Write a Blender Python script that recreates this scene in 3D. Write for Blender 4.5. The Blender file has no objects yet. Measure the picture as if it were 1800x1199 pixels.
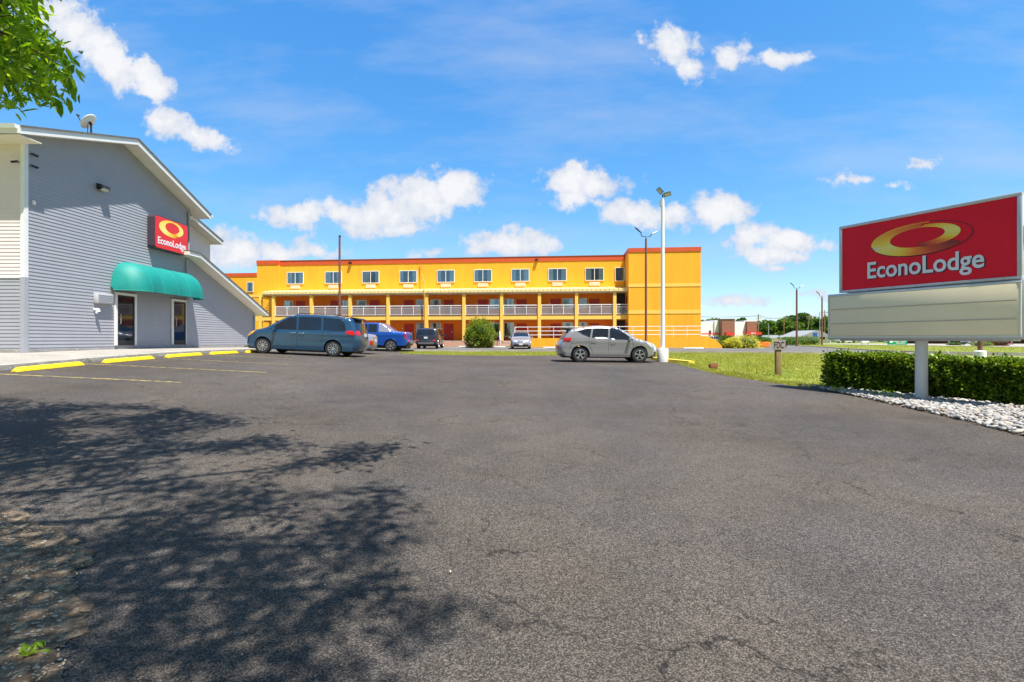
import bpy, bmesh, math, random
import numpy as np
from mathutils import Vector, Matrix, geometry
random.seed(7); rng = np.random.default_rng(7)
R = math.radians
SC = bpy.context.scene; COL = SC.collection
H = 1.45; F = 850.0          # eye height, focal length in photo pixels

# ------------------------------------------------------------------ terrain
_C = [(0,0,1.45),(-3,2,1.44),(3,3,1.43),(7,6.6,1.34),(8.5,10.2,1.2),(9.6,9,1.28),(0,10,1.26),(0,20,1.03),(-6,6,1.12),
(-11.4,10.8,.76),(-6.9,10.8,.92),(-11.4,13.2,.68),(-7,13.2,.87),(-11.4,15.6,.6),(-8,15.6,.79),(-11.4,18,.54),(-9.3,18,.68),
(-10.9,20.8,.6),(-7.7,20.8,.76),(3.1,22,1.02),(5.8,22,1.06),(8.4,15.3,1.13),(-8.5,32,.85),(-11.5,27,.62),(0,29,.95),(0,38,.87),
(-20,46,.72),(0,42,.80),(0,48,.74),(16,42,.82),(14,46,.76),(-15.6,15.5,.42),(-15.6,19,.40),(-15.6,29,.46),(-30,20,.4),(-30,45,.65),
(20,34,.95),(14,23,1.08),(20,14,1.25),(30,40,.95),(40,20,1.1),(50,70,.9),(0,-12,1.6),(-14,-4,1.2),(-16,8,.75),(14,-6,1.6),(0,75,.8),(-40,75,.7)]
_P = np.array([c[:2] for c in _C], float); _Z = np.array([H-c[2] for c in _C])
def _phi(r): return r*r*np.log(r+1e-9)
def _fit():
    n = len(_P); D = np.linalg.norm(_P[:,None]-_P[None], axis=2)
    A = np.zeros((n+3, n+3)); A[:n,:n] = _phi(D)+np.eye(n)*60.0
    A[:n,n] = 1; A[:n,n+1:] = _P; A[n,:n] = 1; A[n+1:,:n] = _P.T
    return np.linalg.solve(A, np.concatenate([_Z, np.zeros(3)]))
_W = _fit()
def gv(x, y):
    x = np.atleast_1d(np.asarray(x, float)); y = np.atleast_1d(np.asarray(y, float))
    out = np.empty(x.shape)
    for i in range(0, len(x), 20000):
        q = np.stack([x[i:i+20000], y[i:i+20000]], 1)
        D = np.linalg.norm(q[:,None]-_P[None], axis=2)
        z = _phi(D)@_W[:len(_P)]+_W[len(_P)]+q@_W[len(_P)+1:]
        r = np.hypot(q[:,0], q[:,1]-20); w = np.clip((r-42)/40, 0, 1); w = w*w*(3-2*w)
        out[i:i+20000] = np.clip(z, -.6, 1.4)*(1-w)+.6*w
    return out
def g(x, y): return float(gv(x, y)[0])
_dd = np.concatenate([np.arange(1.2, 60, .05), np.arange(60, 400, .5)])
def ground_at(px, py):
    X = (px-900)/F*_dd; zr = H+(597-py)/F*_dd
    hit = np.where(zr <= gv(X, _dd))[0]
    i = hit[0] if len(hit) else len(_dd)-1
    return (float(X[i]), float(_dd[i]))
def at(px, py, d): return ((px-900)/F*d, d, H+(597-py)/F*d)

# ------------------------------------------------------------------ materials
def new_mat(name):
    m = bpy.data.materials.new(name); m.use_nodes = True
    nt = m.node_tree; b = nt.nodes['Principled BSDF']
    return m, nt, b
def mat(name, col, rough=.6, metal=0., var=.12, vscale=3., bump=0., bscale=40., coat=0., emit=None, spec=.5, streak=False):
    m, nt, b = new_mat(name); N = nt.nodes; L = nt.links
    b.inputs['Roughness'].default_value = rough; b.inputs['Metallic'].default_value = metal
    b.inputs['Specular IOR Level'].default_value = spec
    b.inputs['Coat Weight'].default_value = coat; b.inputs['Coat Roughness'].default_value = .10
    c = tuple(col)+(1,)
    tc = N.new('ShaderNodeTexCoord')
    if var > 0:
        nz = N.new('ShaderNodeTexNoise'); nz.inputs['Scale'].default_value = vscale; nz.inputs['Detail'].default_value = 8; nz.inputs['Roughness'].default_value = .65
        mp = N.new('ShaderNodeMapping'); L.new(tc.outputs['Object'], mp.inputs[0]); L.new(mp.outputs[0], nz.inputs['Vector'])
        if streak: mp.inputs['Scale'].default_value = (1, 1, .12)
        rp = N.new('ShaderNodeMapRange'); rp.inputs[1].default_value = .3; rp.inputs[2].default_value = .7; rp.inputs[3].default_value = 1-var; rp.inputs[4].default_value = 1+var*.5
        L.new(nz.outputs[0], rp.inputs[0])
        mx = N.new('ShaderNodeMix'); mx.data_type = 'RGBA'; mx.blend_type = 'MULTIPLY'; mx.inputs[0].default_value = 1
        mx.inputs[6].default_value = c; L.new(rp.outputs[0], mx.inputs[7]); L.new(mx.outputs[2], b.inputs['Base Color'])
    else: b.inputs['Base Color'].default_value = c
    if bump > 0:
        n2 = N.new('ShaderNodeTexNoise'); n2.inputs['Scale'].default_value = bscale; n2.inputs['Detail'].default_value = 5
        L.new(tc.outputs['Object'], n2.inputs['Vector'])
        bp = N.new('ShaderNodeBump'); bp.inputs['Strength'].default_value = bump; bp.inputs['Distance'].default_value = .02
        L.new(n2.outputs[0], bp.inputs['Height']); L.new(bp.outputs[0], b.inputs['Normal'])
    if emit: b.inputs['Emission Color'].default_value = c; b.inputs['Emission Strength'].default_value = emit
    return m
def leaf_mat(name, c1, c2, trans=.35, rough=.45):
    m, nt, b = new_mat(name); N = nt.nodes; L = nt.links
    ge = N.new('ShaderNodeNewGeometry'); rp = N.new('ShaderNodeValToRGB')
    rp.color_ramp.elements[0].color = tuple(c1)+(1,); rp.color_ramp.elements[1].color = tuple(c2)+(1,)
    L.new(ge.outputs['Random Per Island'], rp.inputs[0]); L.new(rp.outputs[0], b.inputs['Base Color'])
    b.inputs['Roughness'].default_value = rough; b.inputs['Specular IOR Level'].default_value = .35
    tr = N.new('ShaderNodeBsdfTranslucent')
    tm = N.new('ShaderNodeMix'); tm.data_type = 'RGBA'; tm.blend_type = 'MULTIPLY'; tm.inputs[0].default_value = 1
    L.new(rp.outputs[0], tm.inputs[6]); tm.inputs[7].default_value = (1.6, 1.5, .5, 1); L.new(tm.outputs[2], tr.inputs[0])
    ms = N.new('ShaderNodeMixShader'); ms.inputs[0].default_value = trans
    L.new(b.outputs[0], ms.inputs[1]); L.new(tr.outputs[0], ms.inputs[2]); L.new(ms.outputs[0], N['Material Output'].inputs[0])
    return m
def glass_mat(name, tint, alpha):
    m, nt, b = new_mat(name); N = nt.nodes; L = nt.links
    gl = N.new('ShaderNodeBsdfGlossy'); gl.inputs['Roughness'].default_value = .03; gl.inputs[0].default_value = (.9,.95,1,1)
    t = N.new('ShaderNodeBsdfTransparent'); t.inputs[0].default_value = tuple(tint)+(1,)
    fr = N.new('ShaderNodeFresnel'); fr.inputs[0].default_value = 1.6
    mr = N.new('ShaderNodeMapRange'); mr.inputs[3].default_value = alpha; L.new(fr.outputs[0], mr.inputs[0])
    ms = N.new('ShaderNodeMixShader'); L.new(mr.outputs[0], ms.inputs[0]); L.new(t.outputs[0], ms.inputs[1]); L.new(gl.outputs[0], ms.inputs[2])
    L.new(ms.outputs[0], N['Material Output'].inputs[0]); return m
def asphalt_mat(name, base, crack=True, speck=1.):
    m, nt, b = new_mat(name); N = nt.nodes; L = nt.links
    tc = N.new('ShaderNodeTexCoord'); P = tc.outputs['Object']
    def noise(s, d=6, r=.6, vec=P):
        n = N.new('ShaderNodeTexNoise'); n.inputs['Scale'].default_value = s; n.inputs['Detail'].default_value = d; n.inputs['Roughness'].default_value = r
        L.new(vec, n.inputs['Vector']); return n
    def mr(inp, a, c, lo, hi):
        q = N.new('ShaderNodeMapRange'); q.inputs[1].default_value = a; q.inputs[2].default_value = c; q.inputs[3].default_value = lo; q.inputs[4].default_value = hi
        L.new(inp, q.inputs[0]); return q.outputs[0]
    def mul(a, c_):
        q = N.new('ShaderNodeMath'); q.operation = 'MULTIPLY'; L.new(a, q.inputs[0])
        if isinstance(c_, float): q.inputs[1].default_value = c_
        else: L.new(c_, q.inputs[1])
        return q.outputs[0]
    big = mr(noise(.22, 4).outputs[0], .35, .65, .74, 1.14)
    mid = mr(noise(1.3, 8, .75).outputs[0], .3, .7, .78, 1.16)
    v = N.new('ShaderNodeTexVoronoi'); v.inputs['Scale'].default_value = 135; L.new(P, v.inputs['Vector'])
    sp = N.new('ShaderNodeSeparateColor'); L.new(v.outputs['Color'], sp.inputs[0])
    stone = mr(sp.outputs[0], .15, 1., 1-.5*speck, 1+.95*speck)
    edge = mr(v.outputs['Distance'], .22, .75, 1.12, .40)
    fine = mr(noise(38, 4, .8).outputs[0], .3, .7, .72, 1.28)
    vv = N.new('ShaderNodeTexVoronoi'); vv.inputs['Scale'].default_value = 27; L.new(P, vv.inputs['Vector'])
    sq = N.new('ShaderNodeSeparateColor'); L.new(vv.outputs['Color'], sq.inputs[0])
    bit = mul(mr(sq.outputs[0], .93, .96, 0, 1), mr(vv.outputs['Distance'], .12, .22, 1.2, 0))
    f = mul(mul(mul(mul(big, mid), stone), edge), fine)
    st = N.new('ShaderNodeTexVoronoi'); st.inputs['Scale'].default_value = .55; stn = noise(2.5, 5)
    sw = N.new('ShaderNodeVectorMath'); sw.operation = 'SCALE'; sw.inputs[3].default_value = .9; L.new(stn.outputs['Color'], sw.inputs[0])
    sa = N.new('ShaderNodeVectorMath'); sa.operation = 'ADD'; L.new(P, sa.inputs[0]); L.new(sw.outputs[0], sa.inputs[1]); L.new(sa.outputs[0], st.inputs['Vector'])
    f = mul(f, mr(st.outputs['Distance'], .05, .22, .80, 1.0))
    ad = N.new('ShaderNodeMath'); ad.operation = 'ADD'; L.new(f, ad.inputs[0]); L.new(bit, ad.inputs[1]); f = ad.outputs[0]
    bumpin = mul(stone, edge)
    if crack:
        w1 = noise(1.1, 5, .65)
        vm = N.new('ShaderNodeVectorMath'); vm.operation = 'SCALE'; vm.inputs[3].default_value = 1.1; L.new(w1.outputs['Color'], vm.inputs[0])
        va = N.new('ShaderNodeVectorMath'); va.operation = 'ADD'; L.new(P, va.inputs[0]); L.new(vm.outputs[0], va.inputs[1])
        for s, th, lo in ((.22, .0036, .20), (.5, .0065, .25), (1.3, .012, .42)):
            c = N.new('ShaderNodeTexVoronoi'); c.feature = 'DISTANCE_TO_EDGE'; c.inputs['Scale'].default_value = s; L.new(va.outputs[0], c.inputs['Vector'])
            line = mr(c.outputs[0], 0, th, 1, 0)
            msk = mr(noise(.5 if s < .6 else .33, 3).outputs[0], .43 if s < .3 else .47, .55, 0, 1)
            k = mr(mul(line, msk), 0, 1, 1, lo); f = mul(f, k)
    mx = N.new('ShaderNodeMix'); mx.data_type = 'RGBA'; mx.blend_type = 'MULTIPLY'; mx.inputs[0].default_value = 1
    wn = noise(.5, 3); cr = N.new('ShaderNodeValToRGB'); L.new(wn.outputs[0], cr.inputs[0])
    cr.color_ramp.elements[0].position = .35; cr.color_ramp.elements[0].color = tuple(x*y for x, y in zip(base, (.97, .99, 1.04)))+(1,)
    cr.color_ramp.elements[1].position = .65; cr.color_ramp.elements[1].color = tuple(x*y for x, y in zip(base, (1.05, 1., .93)))+(1,)
    L.new(cr.outputs[0], mx.inputs[6]); L.new(f, mx.inputs[7]); L.new(mx.outputs[2], b.inputs['Base Color'])
    b.inputs['Roughness'].default_value = .85; b.inputs['Specular IOR Level'].default_value = .3
    bp = N.new('ShaderNodeBump'); bp.inputs['Strength'].default_value = .5; bp.inputs['Distance'].default_value = .004
    L.new(bumpin, bp.inputs['Height']); L.new(bp.outputs[0], b.inputs['Normal'])
    return m
def ramp_noise_mat(name, stops, scale, rough=.9, bump=.3, detail=8, scale2=None):
    m, nt, b = new_mat(name); N = nt.nodes; L = nt.links
    tc = N.new('ShaderNodeTexCoord'); n = N.new('ShaderNodeTexNoise'); n.inputs['Scale'].default_value = scale; n.inputs['Detail'].default_value = detail; n.inputs['Roughness'].default_value = .7
    L.new(tc.outputs['Object'], n.inputs['Vector']); r = N.new('ShaderNodeValToRGB'); L.new(n.outputs[0], r.inputs[0])
    e = r.color_ramp.elements
    while len(e) < len(stops): e.new(.5)
    for q, (p, c) in zip(e, stops): q.position = p; q.color = tuple(c)+(1,)
    out = r.outputs[0]
    if scale2:
        n2 = N.new('ShaderNodeTexNoise'); n2.inputs['Scale'].default_value = scale2; n2.inputs['Detail'].default_value = 4; L.new(tc.outputs['Object'], n2.inputs['Vector'])
        k = N.new('ShaderNodeMapRange'); k.inputs[1].default_value = .3; k.inputs[2].default_value = .7; k.inputs[3].default_value = .65; k.inputs[4].default_value = 1.25; L.new(n2.outputs[0], k.inputs[0])
        mx = N.new('ShaderNodeMix'); mx.data_type = 'RGBA'; mx.blend_type = 'MULTIPLY'; mx.inputs[0].default_value = 1
        L.new(out, mx.inputs[6]); L.new(k.outputs[0], mx.inputs[7]); out = mx.outputs[2]
    L.new(out, b.inputs['Base Color']); b.inputs['Roughness'].default_value = rough; b.inputs['Specular IOR Level'].default_value = .25
    bp = N.new('ShaderNodeBump'); bp.inputs['Strength'].default_value = bump; bp.inputs['Distance'].default_value = .03; L.new(n.outputs[0], bp.inputs['Height']); L.new(bp.outputs[0], b.inputs['Normal'])
    return m
def worn_line_mat(name, col, wear, under=(.09,.085,.08)):
    m, nt, b = new_mat(name); N = nt.nodes; L = nt.links
    tc = N.new('ShaderNodeTexCoord'); n = N.new('ShaderNodeTexNoise'); n.inputs['Scale'].default_value = 9; n.inputs['Detail'].default_value = 9; n.inputs['Roughness'].default_value = .75
    L.new(tc.outputs['Object'], n.inputs['Vector']); r = N.new('ShaderNodeValToRGB'); L.new(n.outputs[0], r.inputs[0])
    r.color_ramp.elements[0].position = wear-.06; r.color_ramp.elements[0].color = tuple(under)+(1,)
    r.color_ramp.elements[1].position = wear+.06; r.color_ramp.elements[1].color = tuple(col)+(1,)
    L.new(r.outputs[0], b.inputs['Base Color']); b.inputs['Roughness'].default_value = .8; return m
def brick_mat(name, c1, c2, mortar):
    m, nt, b = new_mat(name); N = nt.nodes; L = nt.links
    tc = N.new('ShaderNodeTexCoord'); mp = N.new('ShaderNodeMapping'); mp.inputs['Rotation'].default_value = (R(90), 0, 0)
    k = N.new('ShaderNodeTexBrick'); L.new(tc.outputs['Object'], mp.inputs[0]); L.new(mp.outputs[0], k.inputs['Vector'])
    k.inputs['Scale'].default_value = 4.5; k.inputs['Color1'].default_value = tuple(c1)+(1,); k.inputs['Color2'].default_value = tuple(c2)+(1,); k.inputs['Mortar'].default_value = tuple(mortar)+(1,)
    k.inputs['Mortar Size'].default_value = .015
    L.new(k.outputs[0], b.inputs['Base Color']); b.inputs['Roughness'].default_value = .9; return m

M = {}
M['asphalt'] = asphalt_mat('asphalt', (.096,.082,.069), speck=1.)
M['asphalt_new'] = asphalt_mat('asphalt_far', (.19,.18,.165), crack=False, speck=.4)
M['concrete'] = ramp_noise_mat('concrete', [(.3,(.25,.225,.19)),(.55,(.36,.33,.285)),(.8,(.43,.40,.35))], 1.2, bump=.15, scale2=30)
M['curbc'] = ramp_noise_mat('curb_concrete', [(.3,(.22,.20,.17)),(.55,(.36,.34,.30)),(.8,(.5,.48,.43))], 4, bump=.6, scale2=25)
M['grass_soil'] = ramp_noise_mat('grass_ground', [(.28,(.10,.15,.018)),(.5,(.20,.24,.03)),(.70,(.36,.34,.09))], .55, bump=.4, scale2=14)
M['grass'] = leaf_mat('grass_blade', (.15,.20,.02), (.46,.43,.09), .35)
M['dirt'] = ramp_noise_mat('dirt', [(.3,(.06,.04,.026)),(.48,(.16,.11,.07)),(.62,(.34,.26,.17)),(.8,(.42,.39,.33))], 14, bump=1., detail=14, scale2=90)
M['mulch'] = ramp_noise_mat('mulch', [(.3,(.05,.035,.025)),(.6,(.14,.09,.06)),(.8,(.25,.18,.13))], 12, bump=.8)
M['grey_siding'] = mat('grey_siding', (.345,.35,.385), .5, var=.06, vscale=1.5)
M['tan_siding'] = mat('tan_siding', (.72,.64,.62), .5, var=.05)
M['white_trim'] = mat('white_trim', (.78,.78,.77), .45, var=.05)
M['grey_trim'] = mat('grey_trim', (.36,.37,.41), .5, var=.05)
M['soffit'] = mat('soffit', (.76,.70,.60), .6, var=.05)
M['shingle'] = mat('shingle', (.16,.15,.14), .9, var=.4, vscale=8, bump=.6)
M['green_canvas'] = mat('green_canvas', (.0,.23,.195), .6, var=.10, vscale=2, bump=.25, bscale=3)
M['canvas_seam'] = mat('canvas_seam', (.015,.28,.22), .6, var=.05)
M['sign_red'] = mat('sign_red', (.86,.010,.030), .5, var=.10, vscale=1.2, spec=.25)
M['sign_red_bright'] = mat('sign_red_bright', (.78,.02,.02), .35, var=.05, coat=.1)
M['sign_frame'] = mat('sign_frame', (.55,.56,.58), .4, .3, var=.08)
M['sign_side'] = mat('sign_side', (.70,.70,.72), .45, var=.05)
M['plum_metal'] = mat('plum_metal', (.055,.04,.06), .45, var=.1)
M['marquee_panel'] = mat('marquee_panel', (.92,.79,.52), .7, var=.06, vscale=.8, streak=True)
M['marquee_track'] = mat('marquee_track', (.55,.50,.38), .4, var=.05)
M['pole_white'] = mat('pole_white', (.70,.68,.64), .5, var=.14, vscale=2.5, streak=True)
M['white_pole'] = mat('white_pole', (.82,.82,.80), .45, var=.08, streak=True)
M['letter_white'] = mat('letter_white', (.80,.80,.84), .35, var=.05)
M['letter_black'] = mat('letter_black', (.012,.010,.012), .5, var=0)
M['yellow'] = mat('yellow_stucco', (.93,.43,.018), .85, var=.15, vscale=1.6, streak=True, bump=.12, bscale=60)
M['pale_yellow'] = mat('pale_yellow', (.90,.58,.11), .8, var=.06)
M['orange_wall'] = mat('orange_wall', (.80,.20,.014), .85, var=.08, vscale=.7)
M['red_band'] = mat('red_band', (.62,.085,.018), .6, var=.08)
M['canopy'] = mat('canopy_metal', (.85,.68,.30), .6, var=.16, vscale=2)
M['door_red'] = mat('door_red', (.42,.018,.015), .5, var=.08)
M['curtain'] = mat('curtain', (.90,.90,.88), .8, var=.1)
M['dark'] = mat('dark_interior', (.018,.022,.03), .6, var=.2)
M['glass'] = glass_mat('window_glass', (.90,.94,.96), .05)
M['door_glass'] = glass_mat('door_glass', (.30,.33,.35), .10)
M['rail_white'] = mat('rail_white', (.74,.74,.74), .5, var=.05)
M['rail_grey'] = mat('rail_grey', (.40,.40,.41), .5, var=.1)
M['ac_beige'] = mat('ac_beige', (.80,.66,.48), .6, var=.12)
M['brown_brick'] = brick_mat('brown_brick', (.30,.10,.06), (.24,.08,.05), (.4,.3,.25))
M['tan_brick'] = brick_mat('tan_brick', (.62,.33,.22), (.55,.28,.18), (.6,.45,.35))
M['brown_paint'] = mat('brown_paint', (.19,.075,.055), .5, var=.1)
M['yellow_paint'] = mat('yellow_paint', (.90,.62,.012), .6, var=.38, vscale=9, bump=.25, bscale=25)
M['line_yellow'] = worn_line_mat('line_yellow', (.42,.31,.06), .51)
M['line_white'] = worn_line_mat('line_white', (.6,.6,.58), .40)
M['curb_yellow'] = worn_line_mat('curb_yellow', (.82,.60,.03), .42, (.45,.40,.28))
M['black_plastic'] = mat('black_plastic', (.015,.015,.017), .5, var=.1)
M['rubber'] = mat('rubber', (.02,.02,.02), .8, var=.15, vscale=20)
M['rim'] = mat('rim', (.62,.62,.64), .28, .85, var=.05)
M['chrome'] = mat('chrome', (.8,.8,.8), .15, 1., var=0)
M['car_glass'] = mat('car_glass', (.010,.016,.026), .04, var=0, spec=.8)
M['tail_red'] = mat('tail_red', (.50,.008,.010), .15, var=.05, coat=.6)
M['lamp_clear'] = mat('lamp_clear', (.75,.76,.78), .12, .3, var=.1, vscale=20, coat=.6)
M['lamp_amber'] = mat('lamp_amber', (.85,.42,.08), .15, var=.1, coat=.6)
M['plate'] = mat('plate', (.7,.72,.75), .4, var=.1, vscale=30)
def paint(n, c, metal=.55, r=.32): return mat(n, c, r, metal, var=.03, coat=1.)
M['p_van'] = paint('steel_blue_paint', (.02,.078,.155), .35, .22); M['p_silver'] = paint('silver_paint', (.34,.34,.35), .5, .27)
M['p_blue'] = paint('bright_blue_paint', (.008,.085,.42), .4); M['p_black'] = paint('black_paint', (.03,.035,.055), .3)
M['p_grey'] = paint('grey_silver_paint', (.42,.42,.46)); M['p_white'] = paint('white_paint', (.8,.8,.8), 0, .4)
M['bark'] = ramp_noise_mat('bark', [(.3,(.05,.04,.03)),(.6,(.14,.11,.08)),(.8,(.22,.18,.14))], 14, bump=1.)
M['wood'] = mat('wood_post', (.28,.19,.075), .8, var=.35, vscale=9, bump=.5, streak=True)
M['leaf_tree'] = leaf_mat('ash_leaf', (.07,.18,.012), (.32,.48,.03), .6, .4)
M['leaf_hedge'] = leaf_mat('hedge_leaf', (.015,.06,.006), (.27,.38,.03), .3, .35)
M['leaf_bush'] = leaf_mat('bush_leaf', (.10,.16,.010), (.28,.34,.035), .3)
M['leaf_gold'] = leaf_mat('gold_leaf', (.35,.38,.03), (.72,.66,.12), .3)
M['leaf_far'] = leaf_mat('far_leaf', (.035,.095,.016), (.10,.19,.03), .25, .7)
M['leaf_far2'] = leaf_mat('far_leaf_light', (.07,.15,.02), (.16,.26,.035), .25, .7)
M['leaf_red'] = leaf_mat('red_leaf', (.10,.012,.015), (.24,.04,.04), .25)
M['leaf_core'] = mat('leaf_core', (.02,.05,.008), .9, var=.3)
M['weed'] = leaf_mat('weed_leaf', (.18,.30,.02), (.35,.48,.04), .4)
M['rust'] = mat('rust', (.28,.10,.04), .8, var=.4, vscale=20)
M['galv'] = mat('galvanised', (.42,.42,.43), .45, .6, var=.1)
M['brown_panel'] = mat('brown_panel', (.26,.12,.075), .7, var=.06)
M['white_wall'] = mat('white_wall', (.80,.80,.80), .7, var=.04)
M['red_awning'] = mat('red_awning', (.72,.04,.02), .5, var=.05)
M['far_roof'] = mat('far_roof', (.27,.28,.29), .8, var=.12)
M['blue_sign'] = mat('blue_sign', (.02,.10,.40), .4, var=.05)
M['green_sign'] = mat('green_sign', (.0,.30,.13), .4, var=.05)
M['led'] = mat('led_face', (.62,.60,.50), .3, var=.3, vscale=60)
def stone_mat():
    m, nt, b = new_mat('river_stone'); N = nt.nodes; L = nt.links
    ge = N.new('ShaderNodeNewGeometry'); r = N.new('ShaderNodeValToRGB'); L.new(ge.outputs['Random Per Island'], r.inputs[0])
    e = r.color_ramp.elements
    for _ in range(5): e.new(.5)
    for q, (p, c) in zip(e, [(0,(.14,.14,.14)),(.15,(.28,.26,.24)),(.35,(.27,.25,.225)),(.6,(.33,.31,.28)),(.9,(.45,.43,.39)),(.95,(.50,.36,.22)),(1,(.45,.48,.46))]): q.position = p; q.color = c+(1,)
    L.new(r.outputs[0], b.inputs['Base Color']); b.inputs['Roughness'].default_value = .75; return m
M['stone'] = stone_mat(); M['bedstone'] = mat('bed_stone', (.36,.33,.28), .9, var=.5, vscale=20)
def gold_mat(name, bright=1.):
    # print of the emblem: the gold runs from orange to yellow along the design itself
    m, nt, b = new_mat(name); N = nt.nodes; L = nt.links
    a = N.new('ShaderNodeAttribute'); a.attribute_name = 'tone'; r = N.new('ShaderNodeValToRGB'); L.new(a.outputs['Fac'], r.inputs[0])
    e = r.color_ramp.elements
    for _ in range(3): e.new(.5)
    for q, (p, c) in zip(e, [(0,(.16,.010,.006)),(.25,(.65,.06,.008)),(.5,(.95,.24,.008)),(.78,(.95,.62,.03)),(1,(.92,.80,.22))]): q.position = p; q.color = c+(1,)
    L.new(r.outputs[0], b.inputs['Base Color']); b.inputs['Roughness'].default_value = .35; return m
M['gold'] = gold_mat('emblem_gold')

# ------------------------------------------------------------------ object helpers
def empty(name, label, cat, loc=(0,0,0), rz=0, group=None, rot=None):
    o = bpy.data.objects.new(name, None); COL.objects.link(o); o.location = loc
    o.rotation_euler = rot if rot else (0, 0, rz); o.empty_display_size = .2
    tag(o, label, cat, group); return o
def tag(o, label=None, cat=None, group=None, kind=None):
    if label: o['label'] = label
    if cat: o['category'] = cat
    if group: o['group'] = group
    if kind: o['kind'] = kind
    return o
def origin(p):
    v = Vector((0,0,0))
    while p is not None: v += Vector(p.location); p = p.parent
    return v
def mesh_obj(name, V, Fc, m, parent=None, world=False, smooth=False, attr=None):
    me = bpy.data.meshes.new(name)
    V = np.asarray(V, float)
    if world and parent is not None: V = V-np.array(origin(parent))
    me.from_pydata(V.tolist(), [], [list(f) for f in Fc]); me.update()
    for mm in (m if isinstance(m, list) else [m]): me.materials.append(mm)
    if smooth: me.polygons.foreach_set('use_smooth', [True]*len(me.polygons))
    if attr is not None:
        at_ = me.attributes.new('tone', 'FLOAT', 'POINT'); at_.data.foreach_set('value', np.asarray(attr, np.float32))
    o = bpy.data.objects.new(name, me); COL.objects.link(o)
    if parent is not None: o.parent = parent
    return o
def fast_obj(name, V, corner, m, parent=None, world=False):
    """V (n,3); corner (k, c) indices"""
    if world and parent is not None: V = V-np.array(origin(parent))
    me = bpy.data.meshes.new(name); k, c = corner.shape
    me.vertices.add(len(V)); me.vertices.foreach_set('co', V.astype(np.float32).ravel())
    me.loops.add(k*c); me.loops.foreach_set('vertex_index', corner.astype(np.int32).ravel())
    me.polygons.add(k); me.polygons.foreach_set('loop_start', np.arange(0, k*c, c, dtype=np.int32))
    me.update(calc_edges=True); me.validate(); me.materials.append(m)
    o = bpy.data.objects.new(name, me); COL.objects.link(o)
    if parent is not None: o.parent = parent
    return o
def copy_tree(o, parent=None):
    c = o.copy(); COL.objects.link(c); c.parent = parent
    for ch in list(o.children): copy_tree(ch, c)
    return c
class MB:
    def __init__(s): s.v = []; s.f = []
    def add(s, V, Fc):
        n = len(s.v); s.v += [tuple(p) for p in V]; s.f += [tuple(i+n for i in f) for f in Fc]; return s
    def box(s, x0, x1, y0, y1, z0, z1):
        return s.add([(x0,y0,z0),(x1,y0,z0),(x1,y1,z0),(x0,y1,z0),(x0,y0,z1),(x1,y0,z1),(x1,y1,z1),(x0,y1,z1)],
                     [(0,3,2,1),(4,5,6,7),(0,1,5,4),(1,2,6,5),(2,3,7,6),(3,0,4,7)])
    def prism(s, pts, a, b, axis='x'):
        """outline pts extruded along axis from a to b"""
        n = len(pts)
        def mk(p, t): return {'x': (t,p[0],p[1]), 'y': (p[0],t,p[1]), 'z': (p[0],p[1],t)}[axis]
        V = [mk(p, a) for p in pts]+[mk(p, b) for p in pts]
        return s.add(V, [tuple(range(n))[::-1], tuple(range(n, 2*n))]+[(i, (i+1)%n, n+(i+1)%n, n+i) for i in range(n)])
    def tube(s, pts, r, n=10, cap=True):
        pts = [Vector(p) for p in pts]; rr = r if isinstance(r, (list, tuple)) else [r]*len(pts)
        V = []; up = None
        for i, p in enumerate(pts):
            t = (pts[min(i+1, len(pts)-1)]-pts[max(i-1, 0)]).normalized()
            if up is None: up = Vector((1,0,0)) if abs(t.x) < .9 else Vector((0,1,0))
            a = t.cross(up).normalized(); b = t.cross(a).normalized(); up = -b if False else up
            for k in range(n):
                th = 2*math.pi*k/n; V.append(p+a*math.cos(th)*rr[i]+b*math.sin(th)*rr[i])
        Fc = [(i*n+k, i*n+(k+1)%n, (i+1)*n+(k+1)%n, (i+1)*n+k) for i in range(len(pts)-1) for k in range(n)]
        if cap: Fc += [tuple(range(n))[::-1], tuple(range((len(pts)-1)*n, len(pts)*n))]
        return s.add(V, Fc)
    def lathe(s, prof, n=24, axis='z', c=(0,0,0)):
        V = []; k = len(prof)
        for i in range(n):
            th = 2*math.pi*i/n
            for r, h in prof:
                p = (r*math.cos(th), r*math.sin(th), h)
                if axis == 'y': p = (p[0], p[2], p[1])
                V.append((p[0]+c[0], p[1]+c[1], p[2]+c[2]))
        return s.add(V, [(i*k+j, ((i+1)%n)*k+j, ((i+1)%n)*k+j+1, i*k+j+1) for i in range(n) for j in range(k-1)])
    def build(s, name, m, parent=None, world=False, smooth=False, bevel=0):
        o = mesh_obj(name, s.v, s.f, m, parent, world, smooth)
        bm = bmesh.new(); bm.from_mesh(o.data); bmesh.ops.recalc_face_normals(bm, faces=bm.faces)
        if bevel: bmesh.ops.bevel(bm, geom=bm.edges[:]+bm.verts[:], offset=bevel, segments=2, affect='EDGES', profile=.5)
        bm.to_mesh(o.data); bm.free()
        if smooth or bevel:
            o.data.polygons.foreach_set('use_smooth', [True]*len(o.data.polygons))
            try: o.data.set_sharp_from_angle(angle=R(38))
            except Exception: pass
        return o
def inpoly(px, py, poly):
    px = np.asarray(px, float); py = np.asarray(py, float); r = np.zeros(px.shape, bool); n = len(poly); j = n-1
    for i in range(n):
        xi, yi = poly[i]; xj, yj = poly[j]
        if yi != yj:
            c = ((yi > py) != (yj > py)) & (px < (xj-xi)*(py-yi)/(yj-yi)+xi); r ^= c
        j = i
    return r
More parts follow.
